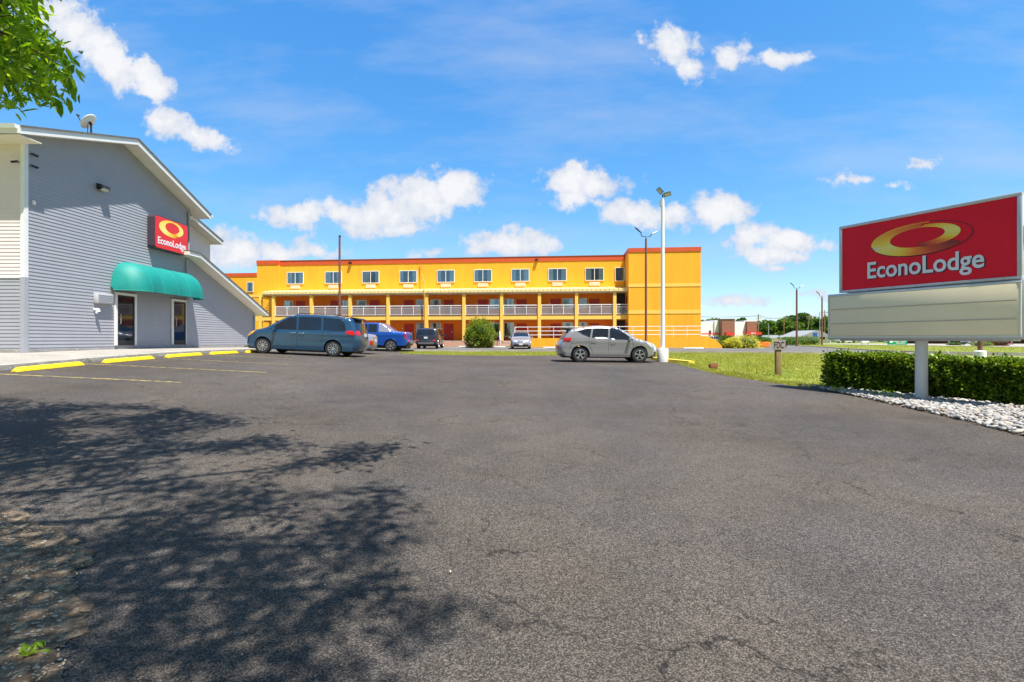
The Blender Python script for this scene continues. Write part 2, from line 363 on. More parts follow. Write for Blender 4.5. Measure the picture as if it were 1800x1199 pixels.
def densify(poly, step, closed=True):
    out = []; n = len(poly)
    for i in range(n if closed else n-1):
        a = poly[i]; b = poly[(i+1) % n]; L = math.hypot(b[0]-a[0], b[1]-a[1]); k = max(1, int(math.ceil(L/step)))
        out += [(a[0]+(b[0]-a[0])*t/k, a[1]+(b[1]-a[1])*t/k) for t in range(k)]
    if not closed: out.append(poly[-1])
    return out
def tri_fill(poly, step, edge_step=None):
    bd = densify(poly, edge_step or step); xs = [p[0] for p in bd]; ys = [p[1] for p in bd]
    gx, gy = np.meshgrid(np.arange(min(xs)+step*.5, max(xs), step), np.arange(min(ys)+step*.5, max(ys), step))
    gx = gx.ravel(); gy = gy.ravel(); k = inpoly(gx, gy, bd)
    pts = [Vector(p) for p in bd]+[Vector((a, b)) for a, b in zip(gx[k], gy[k])]
    n = len(bd)
    v, e, f, *_ = geometry.delaunay_2d_cdt(pts, [(i, (i+1) % n) for i in range(n)], [], 0, 1e-6)
    V = np.array([(p.x, p.y) for p in v]); Fa = np.array([t for t in f if len(t) == 3])
    c = V[Fa].mean(1); return V, Fa[inpoly(c[:,0], c[:,1], bd)]
def sheet(name, poly, step, off, m, kind='structure', lab=None, cat=None, skirt=0):
    V, Fa = tri_fill(poly, step); z = gv(V[:,0], V[:,1])+off
    o = mesh_obj(name, np.column_stack([V, z]), Fa.tolist(), m, smooth=True)
    if skirt:
        bm = bmesh.new(); bm.from_mesh(o.data); be = [e for e in bm.edges if e.is_boundary]
        r = bmesh.ops.extrude_edge_only(bm, edges=be)
        for v_ in r['geom']:
            if isinstance(v_, bmesh.types.BMVert): v_.co.z -= skirt
        for f_ in bm.faces: f_.smooth = False
        bm.to_mesh(o.data); bm.free()
    if kind: o['kind'] = kind
    return tag(o, lab, cat)
def strip_ground(mb, pts, w, off, h=None):
    """ribbon along pts on the ground; with h a kerb-like bar"""
    pts = densify(pts, .5, False); L = []
    for i, p in enumerate(pts):
        a = pts[max(i-1, 0)]; b = pts[min(i+1, len(pts)-1)]; dx, dy = b[0]-a[0], b[1]-a[1]; l = math.hypot(dx, dy) or 1
        nx, ny = -dy/l*w/2, dx/l*w/2
        for s_ in (1, -1):
            x, y = p[0]+nx*s_, p[1]+ny*s_; z = g(x, y)
            L.append((x, y, z+off)) if h is None else L.extend([(x, y, z-.1), (x-nx*s_*.12, y-ny*s_*.12, z+h)])
    k = 2 if h is None else 4; n = len(pts)
    if h is None: Fc = [(2*i, 2*i+1, 2*i+3, 2*i+2) for i in range(n-1)]
    else:
        Fc = []
        for i in range(n-1):
            a, b = 4*i, 4*i+4
            Fc += [(a, a+1, b+1, b), (a+1, a+3, b+3, b+1), (a+3, a+2, b+2, b+3)]
        Fc += [(0,1,3,2), (4*n-4, 4*n-3, 4*n-1, 4*n-2)]
    mb.add(L, Fc); return mb
LEAF = np.array([(0,0,0),(.28,.5,.06),(.72,.42,.05),(1,0,-.05),(.72,-.42,.05),(.28,-.5,.06)])
def leaf_mesh(name, C, D, size, wid, m, parent=None, world=False, upbias=.5, simple=False):
    """C centres, D outward directions; each leaf a folded pointed blade"""
    n = len(C); d = D+rng.normal(0, .6, (n,3)); d /= np.linalg.norm(d, axis=1)[:,None]
    up = rng.normal(0, .5, (n,3)); up[:,2] += upbias; s = np.cross(d, up); s /= np.linalg.norm(s, axis=1)[:,None]+1e-9
    nn = np.cross(s, d); sz = size*rng.uniform(.6, 1.3, n)
    if simple:
        T = np.array([(0,0,0),(.5,.5,.05),(1,0,0),(.5,-.5,.05)]); ix = np.array([[0,1,2,3]])
    else: T = LEAF; ix = np.array([[0,1,2,3],[0,3,4,5]])
    V = C[:,None]+(d[:,None]*T[None,:,0:1]+s[:,None]*T[None,:,1:2]*wid+nn[:,None]*T[None,:,2:3])*sz[:,None,None]
    k = len(T); idx = (np.arange(n)[:,None,None]*k+ix[None]).reshape(-1, 4)
    return fast_obj(name, V.reshape(-1,3), idx, m, parent, world)
def text_mesh(name, body, w, h, fn, m, parent, bold=.02, depth=.01, wtot=None, shear=0):
    """flat text normalised to w x h and mapped through fn(u,v,off)->local point"""
    cu = bpy.data.curves.new(name, 'FONT'); cu.body = body; cu.size = 1; cu.offset = bold; cu.space_character = 1.0; cu.extrude = .0; cu.resolution_u = 6
    ob = bpy.data.objects.new(name, cu); COL.objects.link(ob); dg = bpy.context.evaluated_depsgraph_get(); dg.update()
    me = bpy.data.meshes.new_from_object(ob.evaluated_get(dg)); bpy.data.objects.remove(ob)
    V = np.empty(len(me.vertices)*3); me.vertices.foreach_get('co', V); V = V.reshape(-1,3)
    x0, y0 = V[:,0].min(), V[:,1].min(); V[:,0] = (V[:,0]-x0)/(V[:,0].max()-x0)*w; V[:,1] = (V[:,1]-y0)/(V[:,1].max()-y0)*h
    Fc = [list(p.vertices) for p in me.polygons]
    P = [fn(u, v, depth) for u, v, _ in V]+[fn(u, v, 0) for u, v, _ in V]; n = len(V)
    cnt = {}
    for f in Fc:
        for a, b in zip(f, f[1:]+f[:1]): cnt[(a,b)] = 1
    side = [(a, b, b+n, a+n) for (a, b) in cnt if (b, a) not in cnt]
    return mesh_obj(name, P, Fc+side, m, parent)

# ------------------------------------------------------------------ ground, lots, pavement
gx = np.unique(np.concatenate([np.linspace(-700,-60,20), np.linspace(-60,70,131), np.linspace(70,900,26)]))
gy = np.unique(np.concatenate([np.linspace(-200,-20,8), np.linspace(-20,70,91), np.linspace(70,1200,30)]))
X, Y = np.meshgrid(gx, gy); Zg = gv(X.ravel(), Y.ravel())-.035
nx = len(gx); idx = np.array([(j*nx+i, j*nx+i+1, (j+1)*nx+i+1, (j+1)*nx+i) for j in range(len(gy)-1) for i in range(nx-1)])
o = fast_obj('ground', np.column_stack([X.ravel(), Y.ravel(), Zg]), idx, M['grass_soil']); o['kind'] = 'structure'
o.data.polygons.foreach_set('use_smooth', [True]*len(o.data.polygons))

edge_px = [(1178,637),(1192,640),(1210,645),(1250,655),(1300,664),(1360,673),(1420,682),(1500,697),(1600,719),(1700,743),(1800,768),(1900,795)]
redge = [ground_at(*p) for p in edge_px]
back_px = [(1150,631),(1100,627),(1040,625.5),(980,625),(900,625),(840,625),(760,623.5),(702,622)]
bedge = [ground_at(*p) for p in back_px]
lot = [(-12.0,8),(-12.0,31.5),(-14,36),(-14,40.5),(bedge[-1][0]-1.0, 38.4)]+bedge[::-1]+redge+[(14,-3),(14,-9),(-9,-9),(-9,2)]
# planting bed in the lower left is cut out of the lot
bed = [(-1.75,.4),(-1.82,1.5)]+[ground_at(*p) for p in ((72,1199),(58,1140),(62,1090),(100,1025),(105,990),(75,955),(30,930),(-40,914),(-250,905))]+[(-9,3.8)]
lot = [p for p in lot if p not in ((-9,-9),(-9,2))]+[(-1.6,-9)]+bed+[(-14,3.6),(-14,8)]
sheet('parking_lot', lot, .8, 0, M['asphalt'])
_bd = densify([(x+.11, y+.08) for x, y in bed], .05, False)
_bd = [(x+random.gauss(0,.018)+.06*math.sin(i*.31)+.03*math.sin(i*1.1), y+random.gauss(0,.018)+.04*math.sin(i*.43+1)) for i, (x, y) in enumerate(_bd)]
sheet('planting_bed', [(-1.45,-9)]+_bd+[(-14,3.7),(-14,-9)], .3, .006, M['dirt'])
# concrete walk beside the grey building, with its broken kerb
walk = [(-12.12,8.4),(-12.12,31),(-15.7,31),(-15.7,15.6),(-33,15.6),(-33,8.4)]
V, Fa = tri_fill(walk, .8)
zz = np.maximum(gv(V[:,0], V[:,1])+.11, 0); wz = 1.20
def walk_z(x, y): 
    a = g(-12.1, y)+.11; t = min(1, max(0, (-12.1-x)/3.5)); return a+(max(a, g(-15.6, y)+.04)-a)*t
z = np.array([walk_z(x, y) for x, y in V])
n0 = len(V); ob = mesh_obj('sidewalk', np.column_stack([V, z]), Fa.tolist(), M['concrete']); ob['kind'] = 'structure'
mb = MB(); strip_ground(mb, [(-12.04,8.4),(-12.04,31)], .22, 0, .118); o = mb.build('kerb', M['curbc'], smooth=False); o['kind'] = 'structure'

# far lot of the motel and the lane that leads out to the street
ncurb = [ground_at(*p) for p in ((700,617),(900,617.5),(1150,619),(1300,620),(1450,621))]
ncurb = [(-30,41)]+ncurb+[ground_at(1620,622.4),ground_at(1800,625),(60,25.5)]
farside = [(60,28.5)]+[ground_at(*p) for p in ((1800,622.3),(1650,620),(1563,618),(1490,614),(1440,610.6),(1385,607.4),(1368,603.6),(1352,603.8),(1343,611))]+[(27,46.8),(16,48.2),(14,49.5),(-40,57),(-40,42)]
sheet('motel_lot', ncurb+farside, 1.2, 0, M['asphalt_new'])
mb = MB(); strip_ground(mb, [(x, y-.08) for x, y in ncurb], .16, 0, .10); o = mb.build('lane_kerb', M['concrete']); o['kind'] = 'structure'
mb = MB(); strip_ground(mb, [ground_at(*p) for p in ((1800,622.1),(1650,619.8),(1563,617.8),(1490,613.8),(1440,610.4),(1385,607.2))], .25, 0, .08); o = mb.build('street_kerb', M['concrete']); o['kind'] = 'structure'
sheet('street', [(60,40),(70,60),(110,120),(200,120),(300,60),(200,30)], 6, 0, M['asphalt_new'])
mb = MB()
for p in ((726,612.5),(792,611.8),(843,611)):
    x, y = ground_at(*p); strip_ground(mb, [(x-.5,y-1.3),(x+.9,y+2.6)], .14, .006)
x, y = ground_at(950,613); strip_ground(mb, [(x+.5,y-1.3),(x-.5,y+2.)], .14, .006)
o = mb.build('stall_lines', M['line_white']); o['kind'] = 'structure'
# faded yellow bay lines
mb = MB()
for y, xe, w in ((10.65,-7.2,.12),(13.15,-6.6,.10),(15.7,-7.2,.10),(18.2,-8.2,.10),(20.55,-9.2,.10),(24.2,-7.,.1),(27,-7,.1)):
    strip_ground(mb, [(-11.75,y+.05),(xe,y-.12)], w, .006)
strip_ground(mb, [(-7.0,20.1),(-6.4,27)], .09, .006); strip_ground(mb, [(-11.9,10.7),(-12.0,11.0)], .12, .006)
o = mb.build('bay_lines', M['line_yellow']); o['kind'] = 'structure'
# wheel stops
stop = MB(); L_ = .92
pr = [(-.085,0),(-.07,.05),(-.045,.10),(.045,.10),(.07,.05),(.085,0)]
V = []
for yy, sc in ((-L_,.0),(-L_+.12,1),(L_-.12,1),(L_,.0)):
    for a, b in pr: V.append((a*(1 if sc else .75), yy, b if sc else b*.35))
Fc = [(i*6+k, i*6+k+1, i*6+k+7, i*6+k+6) for i in range(3) for k in range(5)]+[(0,1,2,3,4,5), (18,19,20,21,22,23)]
stop.add(V, Fc)
s0 = None
labs = ['yellow concrete wheel stop nearest the camera beside the sidewalk','yellow wheel stop lying in front of the left glass door','yellow wheel stop lying in front of the right glass door','yellow wheel stop farthest along the sidewalk just before the blue minivan','yellow wheel stop under the nose of the blue minivan']
for i, yc in enumerate((12.0, 14.45, 16.85, 19.15, 21.6)):
    if i == 0: s0 = stop.build('wheel_stop', M['yellow_paint']); o = s0
    else: o = s0.copy(); COL.objects.link(o)
    o.location = (-11.45+.02*i, yc, g(-11.45, yc)+.005); o.rotation_euler = (math.atan2(g(-11.45,yc+1)-g(-11.45,yc-1), 2), 0, R([1.5,-1,.5,1,-.5][i]))
    tag(o, labs[i], 'wheel stop', 'yellow wheel stops along the sidewalk')
o = s0.copy(); COL.objects.link(o); o.location = (-11.55, 9.42, g(-11.5,9.4)+.005); tag(o, 'yellow wheel stop cut off by the left edge of the photo', 'wheel stop', 'yellow wheel stops along the sidewalk')
# yellow kerbs by the white lamp pole
c1 = ground_at(1150,633); c2 = ground_at(1200,640)
mb = MB(); strip_ground(mb, [(c1[0],c1[1]+.1),((c1[0]+c2[0])/2+.02,(c1[1]+c2[1])/2+.12)], .32, 0, .15); tag(mb.build('kerb_block', M['curb_yellow']), 'yellow painted kerb block at the foot of the white lamp pole', 'kerb', 'yellow kerb blocks at the grass corner')
mb = MB(); strip_ground(mb, [((c1[0]+c2[0])/2+.1,(c1[1]+c2[1])/2+.05),(c2[0]+.35,c2[1]-.1)], .32, 0, .14); tag(mb.build('kerb_block', M['curb_yellow']), 'yellow painted kerb block where the grass meets the asphalt, right one', 'kerb', 'yellow kerb blocks at the grass corner')

# grass blades
def blades(name, poly, n, h, lab):
    xs = [p[0] for p in poly]; ys = [p[1] for p in poly]
    x = rng.uniform(min(xs), max(xs), n*3); y = rng.uniform(min(ys), max(ys), n*3); k = inpoly(x, y, poly); x = x[k][:n]; y = y[k][:n]; n = len(x)
    z = gv(x, y)-.04; hh = h*rng.uniform(.5, 1.3, n)*(1+.5*np.sin(x*1.3+y*.7)*np.sin(y*1.9-x*.4)); a = rng.uniform(0, 6.283, n); w = .012
    ax, ay = np.cos(a)*w, np.sin(a)*w; lx, ly = rng.normal(0, .5, n)*hh, rng.normal(0, .5, n)*hh
    V = np.stack([np.stack([x-ax, y-ay, z], 1), np.stack([x+ax, y+ay, z], 1), np.stack([x+lx, y+ly, z+hh], 1)], 1).reshape(-1, 3)
    o = fast_obj(name, V, np.arange(3*n).reshape(-1, 3), M['grass']); tag(o, kind='stuff'); return o
hedge_l = [(7.80,12.05),(8.75,10.75),(9.55,9.25),(10.6,7.3)]     # front foot of the hedge
gpoly = redge[1:7]+[hedge_l[0],(8.3,12.9),(12,13.5),(13,9),(26,9),(26,ncurb[6][1]-1.2)]+[(x,y-.2) for x,y in ncurb[1:5][::-1]]+bedge[::-1]
blades('grass', gpoly, 150000, .075, '')
blades('verge_grass', [(x_, y_+.5) for x_, y_ in farside[1:7]]+[(34,75),(62,75),(62,33)], 30000, .10, '')
rim_ = [(x+.02, y+.1) for x, y in redge[:7]]
blades('edge_grass', [(x-.03,y-.02) for x, y in redge[1:7]]+[(x+.5, y+.45) for x, y in redge[1:7][::-1]], 16000, .09, '')

# ------------------------------------------------------------------ river stones and weeds by the sign
sp_ = [(x+.03, y+.02) for x, y in redge[6:]]
spoly = sp_+[(11.6,6.3)]+[(x+.15,y+.15) for x, y in hedge_l[::-1]]+[(7.2,12.45)]
sheet('stone_bed', spoly, .4, -.012, M['mulch'])
ico = bmesh.new(); bmesh.ops.create_icosphere(ico, subdivisions=1, radius=1); IV = np.array([v.co[:] for v in ico.verts]); IF = np.array([[v.index for v in f.verts] for f in ico.faces]); ico.free()
xs = [p[0] for p in spoly]; ys = [p[1] for p in spoly]; n = 26000
x = rng.uniform(min(xs), max(xs), n); y = rng.uniform(min(ys), max(ys), n); k = inpoly(x, y, spoly)
x = x[k]; y = y[k]
# fewer stones close to the hedge foot and at the far narrow end
hd = np.min([np.hypot(x-(a[0]+(b[0]-a[0])*t), y-(a[1]+(b[1]-a[1])*t)) for a, b in zip(hedge_l, hedge_l[1:]) for t in np.linspace(0, 1, 8)], 0)
k = (rng.uniform(0, 1, len(x)) < np.clip(hd/.35, .12, 1)) & (rng.uniform(0, 1, len(x)) < np.clip((12.8-y)/2.5, .25, 1)); x = x[k][:5200]; y = y[k][:5200]; n = len(x)
r = .022+.034*rng.uniform(0, 1, n)**1.5; sc = np.stack([r*rng.uniform(.9,1.5,n), r*rng.uniform(.7,1.1,n), r*rng.uniform(.45,.75,n)], 1)
Vs = IV[None]*sc[:,None]*(1+rng.normal(0,.10,(n,len(IV),1))); a = rng.uniform(0,6.28,n); ca, sa = np.cos(a)[:,None], np.sin(a)[:,None]
tl = rng.normal(0,.3,n)[:,None]
Vx = Vs[:,:,0]*ca-Vs[:,:,1]*sa; Vy = Vs[:,:,0]*sa+Vs[:,:,1]*ca; Vz = Vs[:,:,2]+Vs[:,:,0]*tl
zb = gv(x, y)+sc[:,2]*.6+rng.uniform(0,.035,n)
V = np.stack([Vx+x[:,None], Vy+y[:,None], Vz+zb[:,None]], 2).reshape(-1,3)
o = fast_obj('river_stones', V, (IF[None]+np.arange(n)[:,None,None]*len(IV)).reshape(-1,3), M['stone']); tag(o, kind='stuff'); o.data.polygons.foreach_set('use_smooth', [True]*len(o.data.polygons))
def weed_patch(name, pts, rad, n, size, m, lab, cat='weeds', group=None):
    C = []
    for (cx, cy) in pts: 
        a = rng.uniform(0, 6.28, n); rr = rad*np.sqrt(rng.uniform(0, 1, n)); xx = cx+rr*np.cos(a); yy = cy+rr*np.sin(a)
        C.append(np.stack([xx, yy, gv(xx, yy)+rng.uniform(.01, rad*.5, n)], 1))
    C = np.concatenate(C); D = rng.normal(0, .5, C.shape); D[:,2] += .8
    o = leaf_mesh(name, C, D, size, .35, m); return tag(o, lab, cat, group)
weed_patch('stone_bed_weeds', [ground_at(*p) for p in ((1470,688),(1462,684),(1530,693),(1535,696),(1560,700),(1565,694),(1580,702),(1545,690),(1480,691))], .16, 45, .05, M['weed'], None).__setitem__('kind', 'stuff')
weed_patch('low_seedling', [ground_at(1552,686)], .16, 60, .07, M['leaf_bush'], 'small yellow green plant growing at the foot of the hedge left of the sign pole', 'plant')
weed_patch('sprawling_weed', [ground_at(1748,705)], .25, 110, .08, M['weed'], 'bright green low weed at the hedge foot right of the sign pole', 'plant')
weed_patch('red_leaf_litter', [ground_at(*p) for p in ((1518,682),(1635,692),(1690,700),(1700,704),(1785,722))], .13, 14, .05, M['rust'], None).__setitem__('kind', 'stuff')

# hedge
def hedge():
    path = densify(hedge_l+[(11.6,5.3)], .3, False); e = empty('hedge', 'long clipped dark green hedge behind the stones and the roadside sign', 'hedge', (hedge_l[0][0], hedge_l[0][1], g(*hedge_l[0])))
    dep = 1.0; C = []; D = []; core = MB(); prev = None; ht = .83
    tot = np.array(path); seg = np.diff(tot, axis=0); 
    for i in range(len(path)-1):
        a = tot[i]; b = tot[i+1]; d = (b-a)/np.linalg.norm(b-a); nrm = np.array([d[1], -d[0]]); nrm = nrm if nrm@np.array([-1,-.6]) > 0 else -nrm
        L = np.linalg.norm(b-a)
        def put(n, s0, s1, face):
            t = rng.uniform(0, 1, n)
            if face == 'front':
                zz = rng.uniform(0.02, ht, n); off = np.full(n, 0.)-rng.uniform(-.03, .12, n)-.045*np.sin(zz*9+i*.9)-.03*np.sin(t*7+i*2+zz*5); dd = np.tile(np.array([nrm[0], nrm[1], .2]), (n, 1))
            elif face == 'top':
                zz = ht-rng.uniform(0, .09, n); off = -rng.uniform(0, dep, n); dd = np.tile(np.array([0,0,1.]), (n, 1)); 
            else:
                zz = rng.uniform(0, ht, n); off = -dep+rng.uniform(0, .1, n); dd = np.tile(np.array([-nrm[0], -nrm[1], .2]), (n, 1))
            p = a[None]+(b-a)[None]*t[:,None]+nrm[None]*off[:,None]
            zt = gv(p[:,0], p[:,1])+zz+.035*np.sin(p[:,0]*5)*np.cos(p[:,1]*4.3)+.02*np.sin(p[:,0]*17+p[:,1]*13)+np.where(rng.uniform(0,1,len(zz)) < .03, rng.uniform(0,.10,len(zz)), 0)
            C.append(np.column_stack([p, zt])); D.append(dd)
        put(1000, 0, 1, 'front'); put(900, 0, 1, 'top'); put(150, 0, 1, 'back')
        if i == 0:
            n = 1500; off = -rng.uniform(0, dep, n); zz = rng.uniform(0, ht, n); p = a[None]+nrm[None]*off[:,None]-d[None]*rng.uniform(-.1,.1,n)[:,None]
            C.append(np.column_stack([p, gv(p[:,0],p[:,1])+zz])); D.append(np.tile(np.array([-d[0],-d[1],.2]), (n,1)))
        q = [a-nrm*.13, b-nrm*.13, b-nrm*(dep-.13), a-nrm*(dep-.13)]
        if i == 0: q[0] = q[0]+d*.14; q[3] = q[3]+d*.14
        V = [(p[0], p[1], g(*p)+h) for h in (0, ht-.1) for p in q]
        core.add(V, [(0,1,2,3)[::-1], (4,5,6,7), (0,1,5,4), (1,2,6,5), (2,3,7,6), (3,0,4,7)])
    leaf_mesh('foliage', np.concatenate(C), np.concatenate(D), .062, .62, M['leaf_hedge'], e, True)
    core.build('branches', M['leaf_core'], e, True)
hedge()

# ------------------------------------------------------------------ roadside sign
def emblem(parent, fn, w, h, name='emblem'):
    """sweeping gold ring inside a w x h field, centre 0"""
    def ring(nm, co, ao, bo, ci, ai, bi, th0, th1, tones, off, m, outline=None):
        n = 72; V = []; T = []
        for i in range(n+1):
            t = i/n; th = R(th0+(th1-th0)*t)
            V.append(fn(co[0]+ao*math.cos(th), co[1]+bo*math.sin(th), off)); V.append(fn(ci[0]+ai*math.cos(th), ci[1]+bi*math.sin(th), off))
            tv = np.interp(t, [q[0] for q in tones], [q[1] for q in tones]); T += [tv, tv]
        return mesh_obj(nm, V, [(2*i, 2*i+1, 2*i+3, 2*i+2) for i in range(n)], m, parent, attr=T)
    a, b = w/2, h/2
    rim_t = [(0,0),(1,0)]
    ring('emblem_outline', (0,0), a, b, (-.006*a,.012*b), a*.985, b*.965, 130, 395+60, [(0,.45),(.12,.1),(.3,0),(1,0)], .003, M['letter_black'])
    ring('emblem_rim', (0,0), a*.995, b*.99, (.01*a,-.03*b), a*.975, b*.94, 78, 185, [(0,.45),(1,.85)], .005, M['gold'])
    # broad crescent: starts at the top, sweeps round the left and dies out lower right
    ring('emblem_crescent', (-.02*a,-.02*b), a*.95, b*.92, (-.02*a,.10*b), a*.56, b*.56, 85, 330, [(0,.35),(.15,.5),(.35,.75),(.5,.95),(.65,.8),(.75,.45),(.85,.2),(1,.02)], .007, M['gold'])
    # inner crescent on the right, closing the ring
    ring('emblem_crescent', (.10*a,.16*b), a*.68, b*.66, (-.02*a,.22*b), a*.52, b*.46, 88, -92, [(0,.5),(.2,.8),(.45,.97),(.62,.85),(.8,.4),(1,.05)], .009, M['gold'])
def road_sign():
    e = empty('roadside_sign', 'large red roadside sign with gold ring emblem over a blank letter board on a pole', 'sign', (7.6,11.2,0), math.atan2(-.883,.468))
    z0 = H; lp = 1.34
    s = 1.5; w = 3.0; zb = H+1.09; zt = H+2.60
    MB().box(0, w, .03, .50, zb, zt).build('cabinet', M['sign_side'], e, bevel=.012)
    m = MB(); fr = .05
    for b_ in ((-.012, w+.012, -.02, .06, zt-fr, zt+.012), (-.012, w+.012, -.02, .06, zb-.012, zb+fr*.8), (-.012, fr, -.02, .06, zb+fr*.8, zt-fr), (w-fr, w+.012, -.02, .06, zb+fr*.8, zt-fr)): m.box(*b_)
    m.build('cabinet_frame', M['sign_frame'], e, bevel=.004)
    fc = MB().box(fr-.01, w-fr+.01, 0., .02, zb+.03, zt-.04).build('sign_face', M['sign_red'], e)
    def fn(cx, cz):
        def q(u, v, o): return (cx+u, -.002-o, cz+v)
        return q
    # emblem measured on the face
    emblem(fc, fn(1.50, zb+.96), 1.72, .68)
    text_mesh('lettering_shadow', 'EconoLodge', 1.94, .47, fn(.59, zb+.125), M['letter_black'], fc, bold=.028, depth=.002)
    text_mesh('lettering', 'EconoLodge', 1.94, .47, fn(.57, zb+.14), M['letter_white'], fc, bold=.018, depth=.008)
    sm = MB(); cx, cz = .735, zb+.89
    for k in range(8):
        a = R(45*k); l = .10 if k % 2 == 0 else .05
        p = [(cx+l*math.cos(a), -.0135, cz+l*math.sin(a)), (cx+.008*math.cos(a+1.57), -.0135, cz+.008*math.sin(a+1.57)), (cx+.008*math.cos(a-1.57), -.0135, cz+.008*math.sin(a-1.57))]; sm.add(p, [(0,1,2)])
    sm.build('emblem_glint', M['letter_white'], fc)
    MB().box(w+.012, w+.05, .1, .35, zt-.9, zt-.55).build('junction_box', M['galv'], e)
    for k in range(7):
        for zz in (zt-.022, zb+.012): bo = MB(); bo.lathe([(.001,-.030),(.009,-.028),(.012,-.019)], 8, 'y', (.2+k*.43,0,zz)); bo.build('bolt', M['galv'], e)
    # letter board
    x0, x1 = -.27, w+.055; zc0, zc1 = H+.0, H+1.06
    MB().box(x0, x1, -.02, .56, zc0, zc1).build('letter_board_cabinet', M['sign_frame'], e, bevel=.02)
    pb = MB().box(x0+.06, x1-.07, -.045, -.0215, zc0+.085, zc1-.055).build('letter_panel', M['marquee_panel'], e, bevel=.008)
    m = MB()
    for zz in (.37, .70): m.box(x0+.09, x1-.1, -.056, -.046, zc0+zz-.010, zc0+zz+.010)
    m.build('letter_track', M['marquee_track'], pb)
    m = MB()
    m.box(x0+.03, x1-.04, -.05, -.021, zc1-.052, zc1-.035); m.box(x1-.068, x1-.045, -.055, -.021, zc0+.085, zc1-.055); m.box(x0+.03, x0+.058, -.05, -.021, zc0+.085, zc1-.055)
    m.box(x0+.03, x1-.04, -.04, -.021, zc0+.04, zc0+.082)
    m.build('letter_panel_trim', mat('cream_trim', (.72,.72,.58), .4, var=.05), e)
    MB().box(x0+.2, x1-.2, .12, .5, zc0-.03, zc0).build('bottom_beam', M['sign_frame'], e)
    gx_, gy_ = 8.27+.1, 9.95+.2
    pl = MB(); lpx = (1.44, .27)
    wx = 7.6+.468*lpx[0]+.883*lpx[1]; wy = 11.2-.883*lpx[0]+.468*lpx[1]; gz = g(wx, wy)-.1
    pl.lathe([(.001,zc0-.03),(.106,zc0-.03),(.106,gz),(.001,gz)], 32, 'z', (lpx[0], lpx[1], 0)); pl.build('pole', M['pole_white'], e, smooth=True)
    return (wx, wy)
print('SIGNPOLE', road_sign())

# ------------------------------------------------------------------ grey sided building
XW = -15.6
def siding(name, poly, fn, m, parent, course=.118, z0=0., lip=.014):
    """poly in (u,z); fn(u,z,out) -> world; every course a board with a real drip edge"""
    n = len(poly); v, e_, f, *_ = geometry.delaunay_2d_cdt([Vector(p) for p in poly], [(i, (i+1) % n) for i in range(n)], [], 0, 1e-6)
    bm = bmesh.new(); vs = [bm.verts.new((p.x, p.y, 0)) for p in v]
    for t in f:
        c = sum((v[i] for i in t), Vector((0,0)))/3
        if inpoly(np.array([c.x]), np.array([c.y]), poly)[0]: bm.faces.new([vs[i] for i in t])
    zs = [p[1] for p in poly]; k = int(math.floor((min(zs)-z0)/course)); lv = []
    while z0+k*course < max(zs): lv.append(z0+k*course); k += 1
    for zl in lv:
        for zz in (zl, zl+.005):
            bmesh.ops.bisect_plane(bm, geom=bm.verts[:]+bm.edges[:]+bm.faces[:], plane_co=(0,zz,0), plane_no=(0,1,0), dist=1e-5)
    for p in bm.verts:
        t = (p.co.y-z0)/course; fr = (t-math.floor(t+1e-4))*course
        out = 0 if abs(fr) < .002 else lip*(1-max(0, fr-.005)/(course-.005))
        p.co = Vector(fn(p.co.x, p.co.y, out))-origin(parent)
    bmesh.ops.recalc_face_normals(bm, faces=bm.faces); me = bpy.data.meshes.new(name); bm.to_mesh(me); bm.free(); me.materials.append(m)
    o = bpy.data.objects.new(name, me); COL.objects.link(o); o.parent = parent; return o
